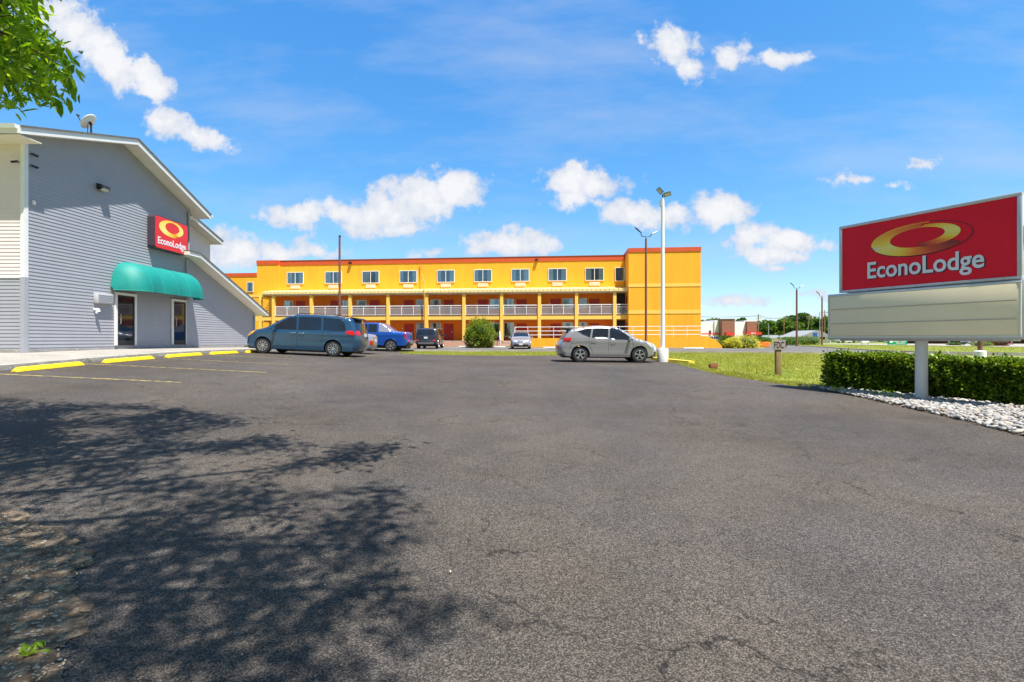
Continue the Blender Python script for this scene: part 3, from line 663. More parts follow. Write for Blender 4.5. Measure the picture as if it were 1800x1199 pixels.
def grey_building():
    zb = 1.0
    e = empty('lodge_building', 'grey vinyl sided gabled building with white eaves on the left', 'building', (XW, 19, zb))
    rz = lambda d: (8.0+(d-14.75)*(1.53/4.65) if d < 19.4 else 9.53-(d-19.4)*(1.83/4.7))-.25
    gf = lambda u, z, o: (XW+o, u, z)
    siding('gable_wall', [(15.47,zb),(23.4,zb),(23.4,rz(23.4)),(19.4,rz(19.4)),(15.47,rz(15.47))], gf, M['grey_siding'], e)
    zl = lambda d: 5.6-(d-23.3)*(2.47/6.4)-.22
    siding('lean_to_wall', [(23.4,zb),(29.3,zb),(29.3,zl(29.3)),(23.4,zl(23.4))], gf, M['grey_siding'], e)
    lf = lambda u, z, o: (u, 15.47-o, z)
    siding('front_wall', [(-34,zb),(XW-.005,zb),(XW-.005,H+2.0),(-34,H+2.0)], lf, M['grey_siding'], e)
    siding('front_wall', [(-34,H+2.0),(XW-.005,H+2.0),(XW-.005,7.72),(-34,7.72)], lf, M['tan_siding'], e)['label'] = 'tan siding of the upper front wall'
    MB().box(XW-.10, XW+.03, 15.44, 15.57, H+2.0, 7.74).build('corner_trim', M['white_trim'], e, True)
    MB().box(XW-.11, XW+.035, 15.435, 15.57, zb, H+1.998).build('corner_trim', M['grey_trim'], e, True)
    MB().box(-34, XW-.1, 15.44, 15.47, H+1.97, H+2.03).build('belt_trim', M['white_trim'], e, True)
    # rear walls closing the volume
    m = MB(); m.prism([(15.6,zb),(29.25,zb),(29.25,zl(29.3)-.02),(23.5,zl(23.4)-.02),(23.5,rz(23.4)-.05),(19.4,rz(19.4)-.05),(15.6,rz(15.6)-.05)], XW-.05, -34, 'x'); m.build('wall_core', M['grey_trim'], e, True)
    # concrete foundation
    m = MB(); m.box(XW-.05, XW+.012, 15.47, 29.3, zb-.3, zb+.13); m.box(-34, XW-.05, 15.452, 15.5, zb-.3, zb+.13); m.build('foundation', M['curbc'], e, True)
    # roofs
    def roof(prof, th, x0, x1, nm, lab=None):
        rp = MB(); up = [(a, b) for a, b in prof]; dn = [(a, b-.06) for a, b in prof][::-1]; rp.prism(up+dn, x0+.03, x1, 'x'); r = rp.build(nm, M['shingle'], e, True)
        if lab: r['label'] = lab
        sf = MB(); sf.prism([(a, b-.062) for a, b in prof]+[(a, b-th) for a, b in prof][::-1], x0-.03, x1, 'x'); sf.build('soffit', M['soffit'], r, True)
        fs = MB(); fs.prism([(a, b-.02) for a, b in prof]+[(a, b-th-.015) for a, b in prof][::-1], x0-.028, x0, 'x')
        fs.build('fascia', M['white_trim'], r, True)
        return r
    main = [(14.75,8.0),(19.4,9.53),(24.1,7.7)]
    r = roof(main, .25, -15.0, -34, 'roof')
    fb = MB(); fb.box(-34, -15.0, 14.70, 14.748, 7.74, 7.98); fb.build('fascia', M['white_trim'], r, True)
    gt = MB(); gt.prism([(14.58,7.98),(14.69,7.98),(14.69,7.86),(14.61,7.86)], -15.02, -34, 'x'); gt.build('gutter', M['white_trim'], r, True)
    s = MB(); s.box(-34, -15.03, 14.77, 15.46, 7.70, 7.73); s.build('eave_soffit', M['soffit'], r, True)
    s = MB(); s.box(-34, XW, 15.48, 15.6, 7.6, 7.72); s.build('upper_wall', M['tan_siding'], e, True)
    gt2 = MB(); gt2.prism([(24.1,7.68),(24.24,7.68),(24.22,7.56),(24.1,7.56)], -14.98, -34, 'x'); gt2.build('gutter', M['white_trim'], r, True)
    # rear wing with its own roof, then the low lean-to roof
    x2 = -16.3
    m = MB(); m.prism([(23.45,4.0),(26.1,4.0),(26.1,6.85),(24.2,7.35),(23.45,7.35)], x2-.02, -34, 'x'); m.build('wing_wall', M['grey_trim'], e, True)
    siding('wing_siding', [(23.45,4.0),(26.1,4.0),(26.1,6.8),(24.2,7.3),(23.45,7.3)], lambda u, z, o: (x2+o, u, z), M['tan_siding'], e)
    roof([(23.6,7.62),(24.1,7.60),(26.45,6.86)], .22, x2+.5, -34, 'wing_roof')
    roof([(22.5,5.62),(23.3,5.62),(29.75,3.12)], .22, -15.0, -34, 'lean_to_roof')
    for q_ in ((23.25,7.6,5.7,.04),(29.2,2.9,1.2,.04),(23.1,5.3,1.2,.035)):
        d = MB(); d.tube([(XW+.06,q_[0],q_[1]),(XW+.06,q_[0],q_[2])], q_[3], 8); d.build('downspout', M['grey_trim'], e, True)
    # doors
    def door(y0, y1, zt, lab):
        x = XW+.016; f = MB(); w = .10; zf = 1.22
        f.box(x, x+.06, y0, y0+w, zf, zt); f.box(x, x+.06, y1-w, y1, zf, zt); f.box(x, x+.06, y0+w, y1-w, zt-w, zt)
        fo = f.build('door_frame', M['white_trim'], e, True); fo['label'] = lab
        st = MB(); a, b = y0+w, y1-w; st.box(x, x+.035, a, a+.06, zf, zt-w); st.box(x, x+.035, b-.06, b, zf, zt-w); st.box(x, x+.035, a+.06, b-.06, zt-w-.08, zt-w); st.box(x, x+.035, a+.06, b-.06, zf, zf+.2)
        dr = st.build('door', M['black_plastic'], fo, True)
        MB().box(x+.004, x+.006, a+.05, b-.05, zf+.1, zt-w-.05).build('backing', M['dark'], fo, True)
        MB().box(x+.016, x+.022, a+.05, b-.05, zf+.1, zt-w-.05).build('glass', M['car_glass'], fo, True)
        mb_ = MB(); mb_.tube([(x+.07, a+.12, zf+.85),(x+.09, a+.12, zf+.9),(x+.09, a+.12, zf+1.2),(x+.07, a+.12, zf+1.25)], .015, 8); mb_.build('handle', M['galv'], fo, True)
    door(18.94, 20.02, H+1.87, 'left glass door in a white frame under the awning'); door(22.1, 23.14, H+1.87, 'right glass door in a white frame under the awning')
    # awning: dome ended green canvas
    y0, y1, z0, z1, p = 18.75, 23.45, H+1.93, H+3.12, 1.02; V = []; nu, nv = 40, 14
    for i in range(nu+1):
        u = -1+2*i/nu; au = abs(u); k = 1 if au < .68 else math.sqrt(max(0, 1-((au-.68)/.32)**2))
        for j in range(nv+1):
            th = j/nv*math.pi/2; sag = .035*math.cos(u*math.pi*3.5)*math.sin(th*2)
            x_ = XW+.02+(p*math.cos(th)**.85+sag)*(.12+.88*k if k > 0 else .12); z_ = z0+(z1-z0)*(math.sin(th)**.9)*(.10+.90*k); y_ = (y0+y1)/2+u*(y1-y0)/2
            V.append((x_, y_, z_))
    Fc = [(i*(nv+1)+j, i*(nv+1)+j+1, (i+1)*(nv+1)+j+1, (i+1)*(nv+1)+j) for i in range(nu) for j in range(nv)]
    aw = mesh_obj('awning', V, Fc, M['green_canvas'], e, True, True)
    sm = MB()
    for i in (7, 13, 20, 27, 33):
        sm.tube([V[i*(nv+1)+j] for j in range(nv+1)], .009, 6)
    sm.tube([V[i*(nv+1)] for i in range(nu+1)], .014, 6); sm.build('seam', M['canvas_seam'], aw, True, True)
    # wall things that belong to the wall
    def vx(px): return F*15.6/(900-px)
    a, b = 18.0, 18.72; z_, zt_ = H+1.36, H+1.74; x = XW+.016
    m = MB(); m.box(x, x+.16, a, b, z_, zt_); vent = m.build('wall_vent', mat('vent_grey', (.50,.50,.52), .6), e, True, bevel=.008)
    m = MB()
    for k in range(5): m.box(x+.161, x+.172, a+.04, b-.04, z_+.05+k*.062, z_+.085+k*.062)
    m.build('louvre', M['grey_trim'], vent, True)
    m = MB(); m.tube([(x, 18.05, H+1.12),(x+.14, 18.05, H+1.12),(x+.16, 18.05, H+1.04)], .055, 12); m.tube([(x+.1,18.05,H+1.1),(x+.1,18.03,H+.98)], .04, 10); m.build('wall_vent', M['white_trim'], e, True, True)
    return e
GB = grey_building()
# box sign on the gable wall
def wall_sign():
    d0, d1 = 20.66, 22.78; z0, z1 = H+5.38-1.45+1.45-1.44, H+6.80-1.44
    z0, z1 = H+3.94, H+5.36
    e = empty('wall_sign', 'red box sign with gold ring emblem mounted on the grey gable wall above the awning', 'sign', (XW+.02, d0, z0))
    def rr(y0, y1, a, b, r, n=6):
        pts = []
        for cx, cy, s in ((y1-r,a+r,-90),(y1-r,b-r,0),(y0+r,b-r,90),(y0+r,a+r,180)):
            for k in range(n+1): t = R(s+90*k/n); pts.append((cx+r*math.cos(t), cy+r*math.sin(t)))
        return pts
    m = MB(); m.prism(rr(d0, d1, z0, z1, .12), XW+.02, XW+.33, 'x'); m.build('cabinet', M['plum_metal'], e, True)
    m = MB(); m.prism(rr(d0+.03, d1-.03, z0+.03, z1-.03, .10), XW+.331, XW+.345, 'x'); fc = m.build('sign_face', M['sign_red_bright'], e, True)
    o3 = origin(fc)
    fn = lambda cy, cz: (lambda u, v, o: (XW+.347+o-o3.x, cy+u-o3.y, cz+v-o3.z))
    emblem2(fc, fn(d0+1.02, z0+.99))
    text_mesh('lettering', 'EconoLodge', 1.78, .40, fn(d0+.17, z0+.12), M['letter_white'], fc, bold=.022, depth=.006)
def emblem2(parent, fn):
    def cres(th0, th1, A, B, C, D, tones, off):
        n = 60; V = []; T = []
        for i in range(n+1):
            t = i/n; th = R(th0+(th1-th0)*t)
            V += [fn(A[0]+A[2]*math.cos(th), A[1]+A[3]*math.sin(th), off), fn(B[0]+B[2]*math.cos(th), B[1]+B[3]*math.sin(th), off)]
            tv = np.interp(t, [q[0] for q in tones], [q[1] for q in tones]); T += [tv, tv]
        mesh_obj('emblem_crescent', V, [(2*i, 2*i+1, 2*i+3, 2*i+2) for i in range(n)], M['gold'], parent, attr=T)
    cres(80, 292, (0,0,.78,.36), (.06,.05,.46,.24), 0, 0, [(0,.75),(.4,.9),(.7,1),(1,.55)], .002)
    cres(82, -75, (.10,.03,.66,.33), (.05,.06,.44,.22), 0, 0, [(0,.75),(.5,1),(.8,.95),(1,.5)], .004)
wall_sign()
# floodlight, cameras, dish
m = empty('wall_floodlight', 'black floodlight with a pale lens high on the grey gable wall', 'light', (XW+.02, 18.3, H+5.72))
fl = MB(); fl.prism([(0,-.05),(0,.16),(.22,.10),(.26,-.02),(.10,-.09)], 0, .34, 'y'); fl.v = [(a, b-.17, c) for a, b, c in fl.v]; fl.build('housing', M['black_plastic'], m)
MB().add([(.265,-.15,-.015),(.265,.15,-.015),(.11,.15,-.10),(.11,-.15,-.10)], [(0,1,2,3)]).build('lens', M['led'], m)
def camera_thing(loc, rz, lab):
    e = empty('security_camera', lab, 'security camera', loc, rz, 'security cameras at the building corner')
    c = MB(); c.tube([(.0,0,0),(.05,0,.0)], .018, 8); c.build('mount', M['black_plastic'], e)
    c = MB(); c.tube([(.04,.01,.015),(.19,.03,-.03)], [.028,.033], 10); c.tube([(.03,.01,.045),(.21,.033,.0)], .013, 6); c.build('camera_body', M['black_plastic'], e, smooth=True)
camera_thing((XW+.03, 15.62, H+6.0), R(50), 'small black security camera, upper one on the grey wall near the corner')
camera_thing((XW+.03, 15.62, H+5.62), R(50), 'small black security camera, lower one on the grey wall near the corner')
camera_thing((XW-.12, 15.43, H+5.66), R(200), 'small black security camera on the tan front wall beside the corner')
e = empty('wall_lamp', 'tiny white lamp on the grey wall close to the building corner', 'light', (XW+.02, 15.75, H+4.4)); MB().lathe([(.001,0),(.05,0),(.06,.1),(.03,.14),(.001,.14)], 12).build('lamp_body', M['white_trim'], e)
def dish():
    x, y = -15.45, 17.75; z = 8.0+(y-14.75)*(1.53/4.65)
    e = empty('satellite_dish', 'white satellite dish on a short dark mast on the roof edge', 'satellite dish', (x, y, z-.02))
    m = MB(); m.tube([(0,0,0),(0,0,.42)], .03, 8); m.tube([(-.13,0,0),(-.12,0,.35)], .012, 6); m.build('mast', M['black_plastic'], e)
    # dish tilted up to the left
    bm = MB(); n = 28; rings = 6; V = [(0,0,0)]
    for r_ in range(1, rings+1):
        for k in range(n): rr = r_/rings*.31; V.append((rr*math.cos(2*math.pi*k/n), rr*math.sin(2*math.pi*k/n)*1.0, rr*rr*.55))
    Fc = [(0, 1+k, 1+(k+1)%n) for k in range(n)]+[(1+(r_-1)*n+k, 1+r_*n+k, 1+r_*n+(k+1)%n, 1+(r_-1)*n+(k+1)%n) for r_ in range(1, rings) for k in range(n)]
    Mx = Matrix.Translation((-.06,0,.46))@Matrix.Rotation(R(-50),4,'Y')@Matrix.Rotation(R(12),4,'X')
    V = [tuple(Mx@Vector(p)) for p in V]
    o = mesh_obj('reflector', V, Fc, M['white_trim'], e, smooth=True); sd = o.modifiers.new('Solidify','SOLIDIFY'); sd.thickness = .012
    a = MB(); p0 = Mx@Vector((-.26,0,.03)); p1 = Mx@Vector((-.06,0,.46)); a.tube([p0, p1], .014, 6); a.tube([p1, Mx@Vector((-.04,0,.38))], .035, 8); a.build('feed_arm', M['black_plastic'], e)
    b = MB(); b.tube([(0,0,.38), Mx@Vector((0,0,-.01))], .05, 8); b.build('bracket', M['black_plastic'], e)
dish()

# ------------------------------------------------------------------ yellow motel
BO = (-26.8, 54.9); BA = -R(5.53); ux, uy = math.cos(BA), math.sin(BA); nx_, ny_ = uy, -ux
def sx(px, t):
    k = (px-900)/F; return (k*(BO[1]+ny_*t)-BO[0]-nx_*t)/(ux-k*uy)
def dep(px, t): s = sx(px, t); return BO[1]+uy*s+ny_*t
def zy(py, px=800, t=0): return H+(597-py)/F*dep(px, t)
def motel():
    e = empty('yellow_motel', 'long three storey yellow motel with red roof band and open galleries', 'building', (BO[0], BO[1], 0), BA)
    TC = 1.8; top = H+8.9; zr = H+8.42; sR = sx(1098, 0); sL = sx(484, 0)
    ztop = zr
    f1 = H-.11; s2b, s2t = H+2.10, H+2.54; cb = H+4.94; gz = .45
    # main wall: upper storey yellow, lower storeys orange
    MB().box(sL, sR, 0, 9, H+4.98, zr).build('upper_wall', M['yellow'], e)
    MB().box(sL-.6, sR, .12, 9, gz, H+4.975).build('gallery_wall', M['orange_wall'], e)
    MB().box(sL-.02, sR, -.05, 9.05, zr, top).build('roof_band', M['red_band'], e)
    MB().box(sL-.04, sR, -.09, 9.1, top, top+.06).build('roof_edge', M['rust'], e)
    # left pavilion block and the stair tower below it
    l0 = sx(451, .5); l1 = sx(481, .5)
    MB().box(l0, sL+.6, -.45, 8, H+4.96, zr+.02).build('pavilion_wall', M['yellow'], e)
    MB().box(l0-.02, sL+.62, -.5, 8.05, zr+.02, top+.03).build('roof_band', M['red_band'], e)
    MB().box(l0, sL-.3, -1.75, 2, H+4.7, H+4.955).build('stair_roof_slab', M['pale_yellow'], e)
    m = MB()
    for zf, zz in ((s2b-.1, s2t), (f1-.3, f1)): m.box(l0, sL-.62, -1.7, 6, zf, zz)
    m.build('stair_landing', M['pale_yellow'], e)
    m = MB()
    for i, q in enumerate((0.0, 1.1)): m.box(l0+q, l0+q+.28, -1.78, -1.5, gz, H+4.7)
    m.box(l0+.4, l0+.75, 1.2, 1.5, gz, H+4.7); m.build('stair_column', M['pale_yellow'], e)
    m = MB()
    for k in range(9): m.box(l0+.2+k*.17, l0+1.7, -.2-.02*k, .3, s2t+.25*k, s2t+.1+.25*k)
    for k in range(9): m.box(l0+.2+k*.17, l0+1.7, -.2, .3, f1+.25*k, f1+.1+.25*k)
    m.build('stair_flight', M['pale_yellow'], e)
    # back wing, lower in the picture because it stands farther off
    w0 = sx(380, -9); w1 = sx(452, -9)
    MB().box(w0-3, l0-.003, 8.2, 16, gz, zr-.1).build('rear_wing_wall', M['yellow'], e)
    MB().box(w0-3, l0-.003, 8.15, 16, zr-.1, top-.1).build('roof_band', M['red_band'], e)
    # right block with its two pale bands
    r0 = sx(1105, 2.5); r1 = sx(1232, 2.5)
    MB().box(r0, r1, -2.5, 7, gz, zr+.35).build('end_block_wall', M['yellow'], e)
    MB().box(r0-.03, r1+.03, -2.55, 7, zr+.35, top+.3).build('roof_band', M['red_band'], e)
    for za, zb2 in ((504, 498.5), (551.5, 545.3)):
        m = MB(); m.box(r0-.012, r1+.012, -2.53, 7, zy(za, 1170, 2.5), zy(zb2, 1170, 2.5)); m.build('pale_band', M['pale_yellow'], e)
    # gallery slabs, beam, canopy
    MB().box(sL-.4, r0+.0, -TC, .1, s2b, s2t-.001).build('gallery_slab', M['pale_yellow'], e)
    MB().box(sL-.4, r0+.0, -TC-.03, -TC+.1, s2t, s2t+.06).build('slab_edge', M['brown_paint'], e)
    MB().box(sL-.6, r0+.0, -TC-.2, .1, f1-.12, f1).build('gallery_floor', M['concrete'], e)
    m = MB(); m.prism([(-2.05,cb+.02),(-2.05,cb+.27),(-.02,H+5.58),(-.02,cb+.02)], sL-.3, r0-.02, 'x'); cn = m.build('canopy', M['canopy'], e)
    m = MB(); k = sL-.2
    while k < r0-.1: m.add([(k,-2.065,cb+.02),(k+.05,-2.065,cb+.02),(k+.05,-2.065,cb+.285),(k,-2.065,cb+.285),(k,-.02,H+5.60),(k+.05,-.02,H+5.60)], [(0,1,2,3),(3,2,5,4)]); k += .45
    m.build('canopy_seam', mat('canopy_seam', (.55,.38,.10), .6, var=.1), cn)
    MB().box(sL-.3, r0-.02, -2.0, .1, cb-.04, cb+.015).build('canopy_soffit', M['soffit'], e)
    # columns
    cols = [481,547.6,615.6,682.3,750,815.6,882,948.3,1013.5,1080.5]; cs = [sx(c, TC) for c in cols]
    m0 = None
    for s in cs:
        m = MB(); m.box(-.16, .16, -.16, .16, 0, cb-gz-.1)
        if m0 is None: m0 = m.build('column', M['pale_yellow'], e); o = m0
        else: o = m0.copy(); COL.objects.link(o)
        o.location = (s, -TC+.05, gz)
    # railings
    for a, b in zip(cs, cs[1:]+[r0+.16]):
        a += .16; b -= .16; m = MB(); z0, z1 = s2t+.09, H+3.64
        for zz in (z0, z1-.10, z1-.30): m.box(a, b, -TC+.02, -TC+.08, zz, zz+.045 if zz < z1-.2 else zz+.10)
        nsp = 3 if b-a > 2 else 1
        for i in range(nsp+1): xx = a+(b-a-.05)*i/nsp; m.box(xx, xx+.06, -TC+.015, -TC+.085, s2t+.06, z1)
        rl = m.build('railing', M['rail_white'], e)
        m = MB(); nb = int((b-a)/.11)
        for i in range(1, nb): xx = a+(b-a)*i/nb; m.box(xx-.016, xx+.034, -TC+.035, -TC+.065, z0+.04, z1-.28)
        m.build('baluster', M['rail_grey'], rl)
    # windows
    def window(s0, s1, z0, z1, t=.0, two=True, cur=(.25,.25), nm='window'):
        w = .055; y = -t; m = MB()
        m.box(s0, s0+w, y-.09, y, z0, z1); m.box(s1-w, s1, y-.09, y, z0, z1); m.box(s0+w, s1-w, y-.09, y, z0, z0+w); m.box(s0+w, s1-w, y-.09, y, z1-w, z1)
        if two: c = (s0+s1)/2; m.box(c-.03, c+.03, y-.085, y-.04, z0+w, z1-w)
        o = m.build(nm, M['white_trim'], e)
        MB().box(s0+w, s1-w, y-.012, y-.006, z0+w, z1-w).build('room_shade_panel', M['dark'], o)  # thin near-black panel painted as the unlit room behind the glass
        W_ = s1-s0-2*w
        for a, b in ((0, cur[0]), (1-cur[1], 1)):
            if b-a < .02: continue
            cm = MB(); n = max(4, int((b-a)*W_/.05)); V = []
            for i in range(n+1):
                xx = s0+w+W_*(a+(b-a)*i/n); yy = y-.032+.012*(-1)**i; tp = .0 if random.random() < .5 else .02
                V += [(xx, yy, z0+w), (xx, yy, z1-w)]
            cm.add(V, [(2*i, 2*i+1, 2*i+3, 2*i+2) for i in range(n)]); cm.build('curtain', M['curtain'], o)
        MB().box(s0+w, s1-w, y-.062, y-.058, z0+w, z1-w).build('glass', M['glass'], o)
        return o
    cx3 = [519.5,586.3,651.8,718,783.8,849,914.6,979.9,1044.9]; wz0, wz1 = H+6.27, H+7.62
    curs = [(.3,.28),(.34,.30),(.42,.22),(.2,.25),(.22,.28),(.22,.25),(.24,.30),(.25,.28),(.32,.26)]
    for c, cu in zip(cx3, curs):
        s = sx(c, 0); window(s-.98, s+.98, wz0, wz1, 0, True, cu)
        ac = MB(); ac.box(s-.55, s+.55, -.10, 0, H+5.74, H+6.12); a_ = ac.build('air_conditioner', M['ac_beige'], e)
        m = MB()
        for k in range(5): m.box(s-.5, s+.5, -.108, -.101, H+5.79+k*.06, H+5.815+k*.06)
        m.build('grille', M['soffit'], a_)
    s = sx(1089.5, 0); window(s-.5, s+.5, wz0-.08, wz1+.02, 0, False, (.05,.12))
    s = sx(443, -8.1); window(s-.75, s+.15, H+6.3, H+7.6, -8.2, False, (.2,.3))
    # gallery doors, windows, lights; two storeys
    t0 = -.12; DW = [(28,'w',500,515.5),(0,'l',517.5,0),(0,'d',520.5,536.5),(0,'l',578,0),(0,'d',582,596.5),(0,'w',602,615.5),(0,'w',627,645),(0,'l',648,0),(0,'d',651,666),
        (0,'l',708,0),(0,'d',711,727),(0,'w',732,747),(0,'w',757,775),(0,'l',777.5,0),(0,'d',781,796.5),(0,'l',837,0),(0,'d',841,856.5),(0,'w',861,879),(0,'w',886,903.5),(0,'l',906.3,0),(0,'d',909,924.5),
        (0,'l',966,0),(0,'d',969,984),(0,'w',989,1007.5),(0,'w',1018,1031.5),(0,'l',1034.5,0),(0,'d',1037,1052)]
    dr0 = None; lt0 = None
    for base, ztop_w, zt_d in ((s2t, H+4.42, H+4.35), (f1, H+1.86, H+1.83)):
        for _, k, a, b in DW:
            if k == 'w':
                zb_ = base+.75 if base > 2 else base+.45
                window(sx(a, t0), sx(b, t0), zb_, ztop_w, t0, False, random.choice(((.3,.3),(.5,.5),(.2,.5),(.45,.1),(.62,.38),(.0,.35),(.5,.2))))
            elif k == 'd':
                s0, s1 = sx(a, t0), sx(b, t0); wd = .98; cx = (s0+s1)/2
                m = MB(); m.box(-wd/2, wd/2, -.04, 0, 0, zt_d-base-.02); 
                if dr0 is None:
                    dr0 = m.build('room_door', M['door_red'], e); o = dr0
                    h = MB(); h.box(wd/2-.14, wd/2-.07, -.09, -.045, .9, 1.02); h.build('handle', M['chrome'], dr0)
                    f_ = MB(); f_.box(-wd/2-.05, -wd/2, -.05, 0, 0, zt_d-base+.03); f_.box(wd/2, wd/2+.05, -.05, 0, 0, zt_d-base+.03); f_.box(-wd/2, wd/2, -.05, 0, zt_d-base-.018, zt_d-base+.03); f_.build('door_frame', mat('door_frame_red', (.50,.04,.02), .6), dr0)
                else: o = copy_tree(dr0, e)
                o.location = (cx, .12, base)
            else:
                if lt0 is None:
                    m = MB(); m.lathe([(.001,-.09),(.06,-.09),(.075,-.03),(.06,.03),(.001,.03)], 10, 'z'); lt0 = m.build('wall_light', mat('globe_white', (.9,.85,.7), .4, var=0), e); o = lt0
                else: o = lt0.copy(); COL.objects.link(o)
                o.location = (sx(a, t0), .04, base+1.35)
    # right-end gallery passage: its shade is painted as dark panels on the wall
    p0 = sx(1084, t0); p1 = r0
    m = MB()
    m.box(p0, p1-.01, .09, .115, f1, s2b-.05); m.box(p0, p1-.01, .09, .115, s2t, cb-.05); m.build('passage_shade_panel', M['dark'], e)
    m = MB()
    for base in (f1, s2t): m.box(p1-.045, p1-.005, -1.6, -.9, base, base+1.9)
    m.build('side_door', M['door_red'], e)
    for base in (f1, s2t):
        m = MB()
        for k in range(4): m.box(p0+.15+k*.3, p0+.2+k*.3, -.0, .08, base, base+1.0)
        m.box(p0+.1, p0+1.2, 0, .08, base+.95, base+1.0); m.build('passage_rail', M['rail_white'], e)
    # stepped brick plinth in front of the ground floor gallery
    MB().box(sL+.5, sx(882, 2.2), -2.3, -1.62, gz, f1-.125).build('brick_plinth', M['tan_brick'], e)
    MB().box(sL-.6, r0, -1.98, .12, gz-.1, f1-.13).build('floor_base', M['tan_brick'], e)
    MB().box(sx(817,0), sx(905,0), .05, .118, f1, f1+.44).build('window_apron', M['brown_brick'], e)
    # crooked downpipe on the facade
    a = sx(738.5, .1); b = sx(747.5, TC); z1_ = zy(465, 740, 0)
    m = MB(); m.tube([(a,-.12,z1_),(a+.15,-.2,z1_-1.0),(a+.75,-.9,H+6.0),(b-.1,-2.15,H+5.2),(b,-2.15,H+4.6),(b,-2.05,gz+.3)], [.05,.05,.05,.06,.07,.07], 8); m.build('downpipe', mat('mustard_pipe', (.55,.26,.03), .6), e)
    for c in (598.5+18, 943): 
        s = sx(c, 0); m = MB(); m.box(s-.15, s+.15, -.3, -.05, zr-.0, zr+.22); m.build('roof_floodlight', M['black_plastic'], e)
    return e
MT = motel()
# ramp wall, ramp rail and steps in front of the motel (each stands by itself)
def ramp():
    TR = 4.6; a = sx(932, TR); b = sx(1243, TR); c = sx(1258, TR)
    e = empty('ramp_wall', 'low yellow ramp wall along the front of the motel right half', 'wall', (BO[0], BO[1], 0), BA)
    zt = zy(594.5, 1000, TR); m = MB(); zt2 = zy(590.8, 1200, TR)
    m.prism([(a,.2),(a,zt),(sx(1108,TR),zt+.02),(b,zt2),(c,zt2-.35),(c+.6,zt2-.95),(c+.6,.2)], -TR, -TR+.25, 'y'); m.build('wall_body', M['yellow'], e)
    m = MB(); m.box(a, a+.25, -TR+.251, -2.4, .2, zt); m.build('return_wall', M['yellow'], e)
    m = MB(); m.box(a+.25, sx(1110,2.6), -TR+.25, -2.31, .2, H-.115); m.build('ramp_slab', M['concrete'], e)
    e2 = empty('ramp_railing', 'white three bar pipe railing on top of the yellow ramp wall', 'railing', (BO[0], BO[1], 0), BA)
    TRr = TR-.12; A = sx(905, TRr); B_ = sx(1232, TRr)
    z0 = zt; zq = zy(575, 1000, TRr); m = MB()
    for k in range(3): 
        zz = zq-k*(zq-z0)*.36; m.tube([(A, -TRr, zz), (B_, -TRr, zz+.05)], .03, 6)
    m.tube([(A, -TRr, zq), (A, -2.2, zq)], .03, 6); m.tube([(A,-TRr,zq),(A,-TRr-.3,zq-.9)], .03, 6)
    m.build('rail', M['rail_white'], e2)
    n = 14
    for k in range(n+1): m = MB(); x_ = A+(B_-A)*k/n; m.tube([(x_, -TRr, z0-.08 if x_ > a else H-.9), (x_, -TRr, zq+.05*k/n)], .03, 6); m.build('post', M['rail_white'], e2)
    e3 = empty('entry_steps', 'short flight of concrete steps between the round bush and the silver sedan', 'steps', (BO[0], BO[1], 0), BA)
    s0, s1 = sx(883, 3.), sx(900, 3.)
    for k in range(4): m = MB(); m.box(s0, s1, -2.35-.32*(4-k), -2.32, g(.4,49)-.05 if k == 0 else g(.4,49)-.05+k*.17+.002, g(.4,49)-.05+(k+1)*.17); m.build('step', M['tan_brick'] if k % 2 else M['concrete'], e3)
    m = MB(); m.tube([(s0-.1,-3.7,.6),(s0-.1,-3.7,1.5),(s0-.35,-2.3,2.3),(s0-.35,-2.3,1.4)], .035, 6); m.build('handrail', M['rail_white'], e3)
ramp()
# white parking stops / kerb in front of the motel
k0 = None
for i, (a, b, py) in enumerate(((806,838,609.5),(855,888,610),(955,976,611.3),(1202,1236,612.5))):
    xa, ya = ground_at((a+b)/2, py+1); L2 = (b-a)/F*ya/2
    m = MB(); m.box(-L2, L2, -.09, .09, 0, .13); o = m.build('kerb_stop', M['white_wall'], bevel=.02); o.location = (xa, ya, g(xa,ya)); o.rotation_euler = (0,0,BA)
    tag(o, ['white concrete parking stop left of the round bush','white concrete parking stop right of the round bush','white parking stop at the yellow wall right of the silver sedan','white parking stop at the yellow wall right of the white lamp pole'][i], 'parking stop', 'white parking stops before the motel')

# ------------------------------------------------------------------ lamp posts and poles
def flood_head(e, loc, rot, nm='floodlight'):
    m = MB(); m.box(-.16,.16,-.11,.11,-.025,.025); o = m.build(nm, M['black_plastic'], e, bevel=.008); o.location = loc; o.rotation_euler = rot
    l = MB(); l.box(-.135,.135,-.085,.085,-.031,-.026); q = l.build('lens', M['led'], o)
    return o
def white_lamp():
    x, y = (1165-900)/F*22.9, 22.9; z = g(x, y)-.05
    e = empty('white_lamp_pole', 'tall white lamp pole on a round concrete base behind the silver crossover', 'lamp post', (x, y, z))
    MB().lathe([(.001,0),(.255,0),(.255,.66),(.235,.69),(.001,.69)], 32).build('base', M['pole_white'], e, smooth=True)
    MB().tube([(0,0,.68),(0,0,H-z+6.72)], [.10,.075], 20).build('pole', M['white_pole'], e, smooth=True)
    t = H-z+6.72
    MB().tube([(0,0,t),(0,0,t+.16)], .035, 8).build('bracket', M['black_plastic'], e)
    MB().box(-.13,-.055,-.05,.05,t-.42,t-.12).build('sensor_box', M['galv'], e)
    flood_head(e, (-.14,-.02,t+.32), (R(-35),R(48),R(0))); flood_head(e, (.19,-.08,t+.14), (R(-45),R(-14),R(-15)))
white_lamp()
